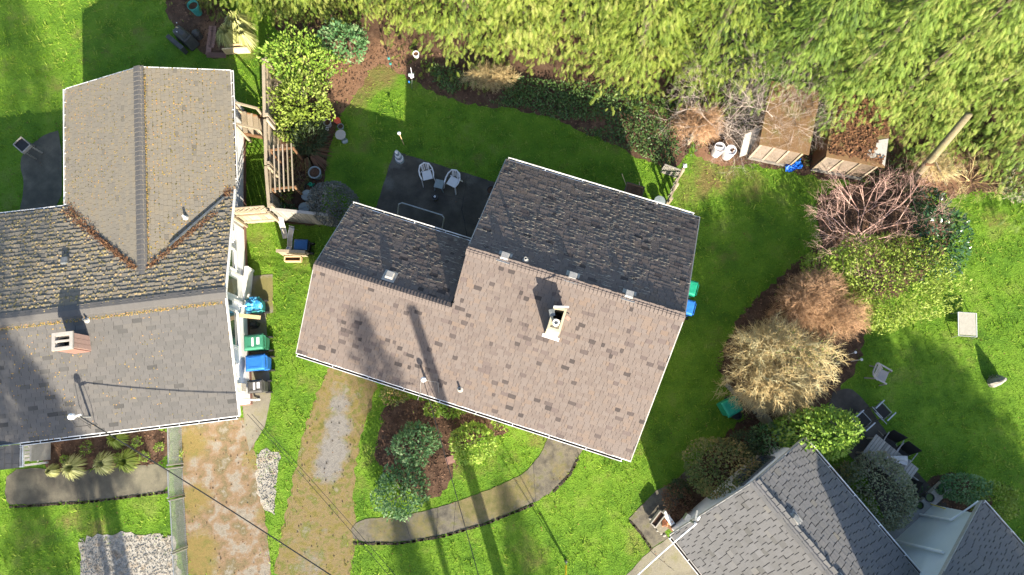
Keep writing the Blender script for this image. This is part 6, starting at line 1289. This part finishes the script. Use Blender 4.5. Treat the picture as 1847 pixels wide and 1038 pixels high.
def framechair(label, px, py, rz, m2='metal'):
    c = at(px, py); o = thing('folding_chair', label, 'chair', c, rz, 'bare metal folding chair frames')
    for s in (-1, 1): MB().tube([(s * .25, -.3, 0), (s * .25, -.22, .42), (s * .25, .22, .4), (s * .25, .4, .9)], .015, 6).build('side_frame', G['steel_dark'], o); MB().bar((s * .28, -.25, .62), (s * .28, .2, .64), .04, .025).build('armrest', G['metal'], o); MB().tube([(s * .25, .25, 0), (s * .25, -.1, .6)], .013, 6).build('leg', G['steel_dark'], o)
    for y, z in ((.4, .9), (-.22, .42), (.22, .4)): MB().tube([(-.25, y, z), (.25, y, z)], .014, 6).build('cross_bar', G['metal'], o)
    MB().box((0, 0, .405), (.46, .38, .012)).build('seat', G['black_mesh'], o)
framechair('metal chair frame on the dark patio beside the bright bush', 1545, 758, R(-50)); framechair('metal chair frame at the grass edge of the dark patio', 1580, 742, R(130))
c = at(1606, 832, .74); tr_ = R(-41); o = thing('patio_table', 'weathered slatted wooden table on the shaded back patio', 'table', (c.x, c.y, 0), tr_)
for k in range(17): MB().box((-.84 + .105 * k, 0, .72), (.092, .86, .03), t=random.random()).build('slat', G['wood_grey'], o)
for s in (-1, 1): MB().box((0, s * .38, .68), (1.75, .06, .05)).build('apron', G['wood_grey'], o)
for x in (-.75, .75):
    for y in (-.33, .33): MB().box((x, y, .34), (.08, .08, .66)).build('leg', G['wood_grey'], o)
c = at(1612, 828, .78); o = thing('parasol', 'folded grey parasol lying across the wooden table', 'parasol', (c.x, c.y, .8), R(-8)); V = []; F = []; n = 12
for i, (x, r) in enumerate(((-.35, .05), (-.1, .1), (.2, .15), (.42, .19))): V += [(x, (r if k % 2 else r * .72) * cos(2 * pi * k / n), .02 + (r if k % 2 else r * .72) * .55 * sin(2 * pi * k / n)) for k in range(n)]
for i in range(3):
    for k in range(n): a_ = i * n + k; b2 = i * n + (k + 1) % n; F.append((a_, b2, b2 + n, a_ + n))
MB().add(V, F).build('canopy', G['umbrella_cloth'], o); MB().tube([(-.5, 0, .02), (.46, 0, .02)], .02, 8).build('pole', G['wood_grey'], o); MB().lathe([(.0, 0), (.05, .02), (.05, .06), (0, .08)], (.5, 0, 0), 10).build('finial', G['steel_dark'], o)
def meshchair(label, px, py, rz):
    c = at(px, py, .5); o = thing('mesh_chair', label, 'chair', (c.x, c.y, 0), rz, 'black mesh chairs round the wooden table')
    MB().hexa([(-.25, -.24, .41), (.25, -.24, .41), (.24, .2, .38), (-.24, .2, .38)], [(-.25, -.24, .425), (.25, -.24, .425), (.24, .2, .395), (-.24, .2, .395)]).build('seat', G['black_mesh'], o)
    MB().hexa([(-.25, .2, .4), (.25, .2, .4), (.25, .215, .4), (-.25, .215, .4)], [(-.27, .42, .92), (.27, .42, .92), (.27, .435, .92), (-.27, .435, .92)]).build('backrest', G['black_mesh'], o)
    for s in (-1, 1): MB().tube([(s * .28, -.26, 0), (s * .28, -.26, .62), (s * .29, .1, .66), (s * .28, .34, .72)], .018, 6).build('armrest', G['trim_grey'], o); MB().tube([(s * .26, .2, .4), (s * .28, .36, 0)], .016, 6).build('leg', G['trim_grey'], o)
meshchair('black mesh chair at the far end of the wooden table, by the lawn', 1604, 802, R(-30)); meshchair('black mesh chair beside the folded parasol head', 1627, 822, R(-38)); meshchair('black mesh chair at the lower end of the wooden table', 1627, 866, R(-130))
o = thing('tarp', 'crumpled bright blue tarp on the ground between the two sheds', 'tarp', at(1431, 299, .1), .3)
n = 9; V = [((i - 4) * .085 + random.gauss(0, .02), (j - 4) * .05 + random.gauss(0, .015), max(.0, .12 + random.gauss(0, .06) - .02 * (abs(i - 4) + abs(j - 4)))) for j in range(n) for i in range(n)]; F = [(j * n + i, j * n + i + 1, j * n + n + i + 1, j * n + n + i) for j in range(n - 1) for i in range(n - 1) if hypot(i - 3.5, (j - 3.5)) < 4.6]
MB().add(V, F).build('sheet', G['tarp_blue'], o)
o = thing('stone_kerb', 'rounded pale concrete kerb curving under the straw coloured bush', 'kerb', at(1367, 740))
for p, q in (((1346, 715), (1366, 743)), ((1367, 745), (1391, 771))): a_ = at(*p) - at(1367, 740); b2 = at(*q) - at(1367, 740); MB().tube([a_ + Vector((0, 0, .05)), a_.lerp(b2, .5) + Vector((.02, .0, .09)), b2 + Vector((0, 0, .05))], [.17, .19, .17], 10).build('segment', G['concrete_pale'], o)
o = thing('stone_slab', 'flat pale slab lying on edge beside the green bin', 'slab', at(1318, 703), R(-50)); MB().hexa([(-.28, -.08, 0), (.24, -.06, 0), (.24, .06, 0), (-.28, .05, 0)], [(-.25, -.06, .14), (.2, -.05, .12), (.2, .04, .12), (-.25, .03, .14)]).build('slab_body', G['stone'], o)
# things by the front step of the grey gable
o = thing('front_step', 'small pale concrete step at the corner of the grey gable', 'step', at(1194, 946), R(34)); MB().box((0, 0, .08), (.5, .42, .16)).build('slab', G['concrete_pale'], o); MB().box((.28, .1, .16), (.16, .5, .3)).build('riser', G['white_paint'], o)
o = thing('planter_trough', 'dark wooden trough planter with dry stems by the step', 'planter', at(1184, 935, .2), R(50))
for s in (-1, 1): MB().box((0, s * .1, .15), (.55, .035, .3)).build('side_board', G['wood_grey'], o); MB().box((s * .27, 0, .15), (.03, .17, .3)).build('end_board', G['wood_grey'], o)
MB().box((0, 0, .12), (.5, .16, .22)).build('soil', G['mulch'], o)
for k, (px, py) in enumerate(((1198, 938), (1203, 944))):
    o = thing('clay_pot', ('terracotta pot leaning by the trough planter, upper one', 'terracotta pot near the wall corner, lower one')[k], 'pot', at(px, py, .15), k, 'clay pots by the step'); q = MB().lathe([(.06, 0), (.09, .18), (.1, .18), (.1, .22), (.08, .22), (.06, .05), (0, .05)], (0, 0, 0), 12).build('vessel', G['terracotta'], o); q.rotation_euler = (1.2, 0, k)
o = thing('timber_beam', 'dark reddish timber lying from the step towards the wall', 'timber', at(1205, 949, .12), R(-45)); MB().box((0, 0, 0), (.55, .1, .1)).build('beam', G['wood_brown'], o)
o = thing('garden_stones', 'ring of small pale stones edging the step bed', 'stones', at(1186, 948))
for k, (px, py) in enumerate(((1173, 936), (1176, 942), (1181, 950), (1186, 957), (1192, 962), (1198, 966), (1192, 922))): p = at(px, py) - at(1186, 948); v, f_ = T_SPH; MB().add([(p.x + x * .06 * random.uniform(.8, 1.2), p.y + y * .05, z * .04 + .02) for x, y, z in v], f_).build('stone', G['stone'], o)
o = thing('paver', 'square reddish paver in the front island bed', 'paver', at(812, 830, .03), R(20)); MB().box((0, 0, 0), (.32, .26, .05)).build('slab', G['brick'], o)
o = thing('broom', 'long yellow handled broom leaning on the blue grey wall', 'broom', at(1672, 908)); MB().tube([(0, 0, .1), tuple(at(1705, 918, 1.2) - at(1672, 908))], .018, 6).build('handle', G['yellow'], o); MB().box((0, 0, .06), (.3, .07, .1), .4).build('brush', G['dark'], o)

# ================================================================== BEYOND THE LOWER BORDER: what shades the picture
def far_tree(label, tx, ty, tz, H, ch, R_, kind=1, rot=0):
    """tall bare stemmed conifer beyond the lane; the top of its crown shades pixel (tx,ty); ch = crown height"""
    p = at(tx, ty, tz); q = Vector((p.x, p.y, 0)) + SUN_AZ * ((H - tz) / tan(SUN_EL))
    o = thing('conifer', label, 'tree', q, rot, 'street trees below the lower border'); h0, r0 = con[kind][1], (2.7, 2.9, 2.8, 2.4)[kind]
    c = bpy.data.objects.new('crown', con[kind][0]); COL.objects.link(c); c.parent = o; c.location.z = H - ch; c.scale = (R_ / r0, R_ / r0, ch / h0)
    MB().tube([(0, 0, -.1), (0, 0, H * .5), (0, 0, H * .95)], [.16, .1, .02], 7).build('trunk', G['bark'], o); return o
far_tree('street conifer below the lower left corner, leftmost', -8, 575, 3.3, 13, 5.5, 2.4, 2, .4)
far_tree('street conifer below the lower left corner, second', 42, 635, 3.1, 12.5, 4.5, 2.0, 1, 1.4)
far_tree('street conifer below the lower left corner, third', 76, 715, 2.8, 12, 4.2, 1.3, 0, 2.4)
far_tree('slim street conifer below the front bed of grasses', 142, 850, 0, 11.5, 1.9, .5, 0, 2)
far_tree('street conifer below the dark front walk', 40, 850, 0, 11, 4.6, 2.0, 3, 4)
far_tree('slim street conifer below the mossy drive', 640, 535, 3.2, 14, 6, 1.8, 1, 3)
far_tree('small street conifer below the front walk', 905, 875, 0, 11, 4, 1.3, 3, 3.4)
far_tree('small street conifer below the front lawn', 715, 925, 0, 11, 4.2, 1.6, 3, 5.4)
for l, tx, ty, H, ch, R_, k, rot in (('garden tree beyond the lower right corner, nearest the wooden table', 1575, 590, 9.5, 8, 3.0, 2, .4), ('garden tree beyond the lower right corner, second from the table', 1640, 612, 9.8, 8.5, 3.2, 1, 1.9), ('garden tree beyond the lower right corner, third from the table', 1690, 640, 9.5, 8, 3.6, 3, 2.9),
        ('garden tree beyond the lower right corner, fourth from the table', 1735, 715, 9.2, 7.5, 3.6, 0, 4.1), ('garden tree beyond the lower right corner, farthest from the table', 1790, 800, 9, 7, 3.6, 2, 5.5)):
    far_tree(l, tx, ty, 0, H, ch, R_, k, rot)
far_tree('tall bare stemmed fir far below the lower left corner', 5, -60, 0, 19, 4.2, 1.7, 1, 1)
# unseen block added to shade the grey gable: its straight corner throws the straight edge over the back slope
ed = at(1470, 850, 3.0); 
q0 = Vector((ed.x, ed.y, 0)) + SUN_AZ * 6.2
tb = thing('shade_block', 'unseen tall block beyond the lower border, added to shade the grey gable roof', 'building', (q0.x, q0.y, 0), QA)
MB().box((1.9, -2.2, 3.1), (3.8, 4.4, 6.2)).build('wall', G['white_siding'], tb); MB().hexa([(-.0, -4.6, 6.21), (3.9, -4.6, 6.21), (3.9, 0, 6.21), (0, 0, 6.21)], [(1.5, -3.2, 6.9), (2.4, -3.2, 6.9), (2.4, -1.2, 6.9), (1.5, -1.2, 6.9)]).build('roof', G['shingle_stone'], tb)
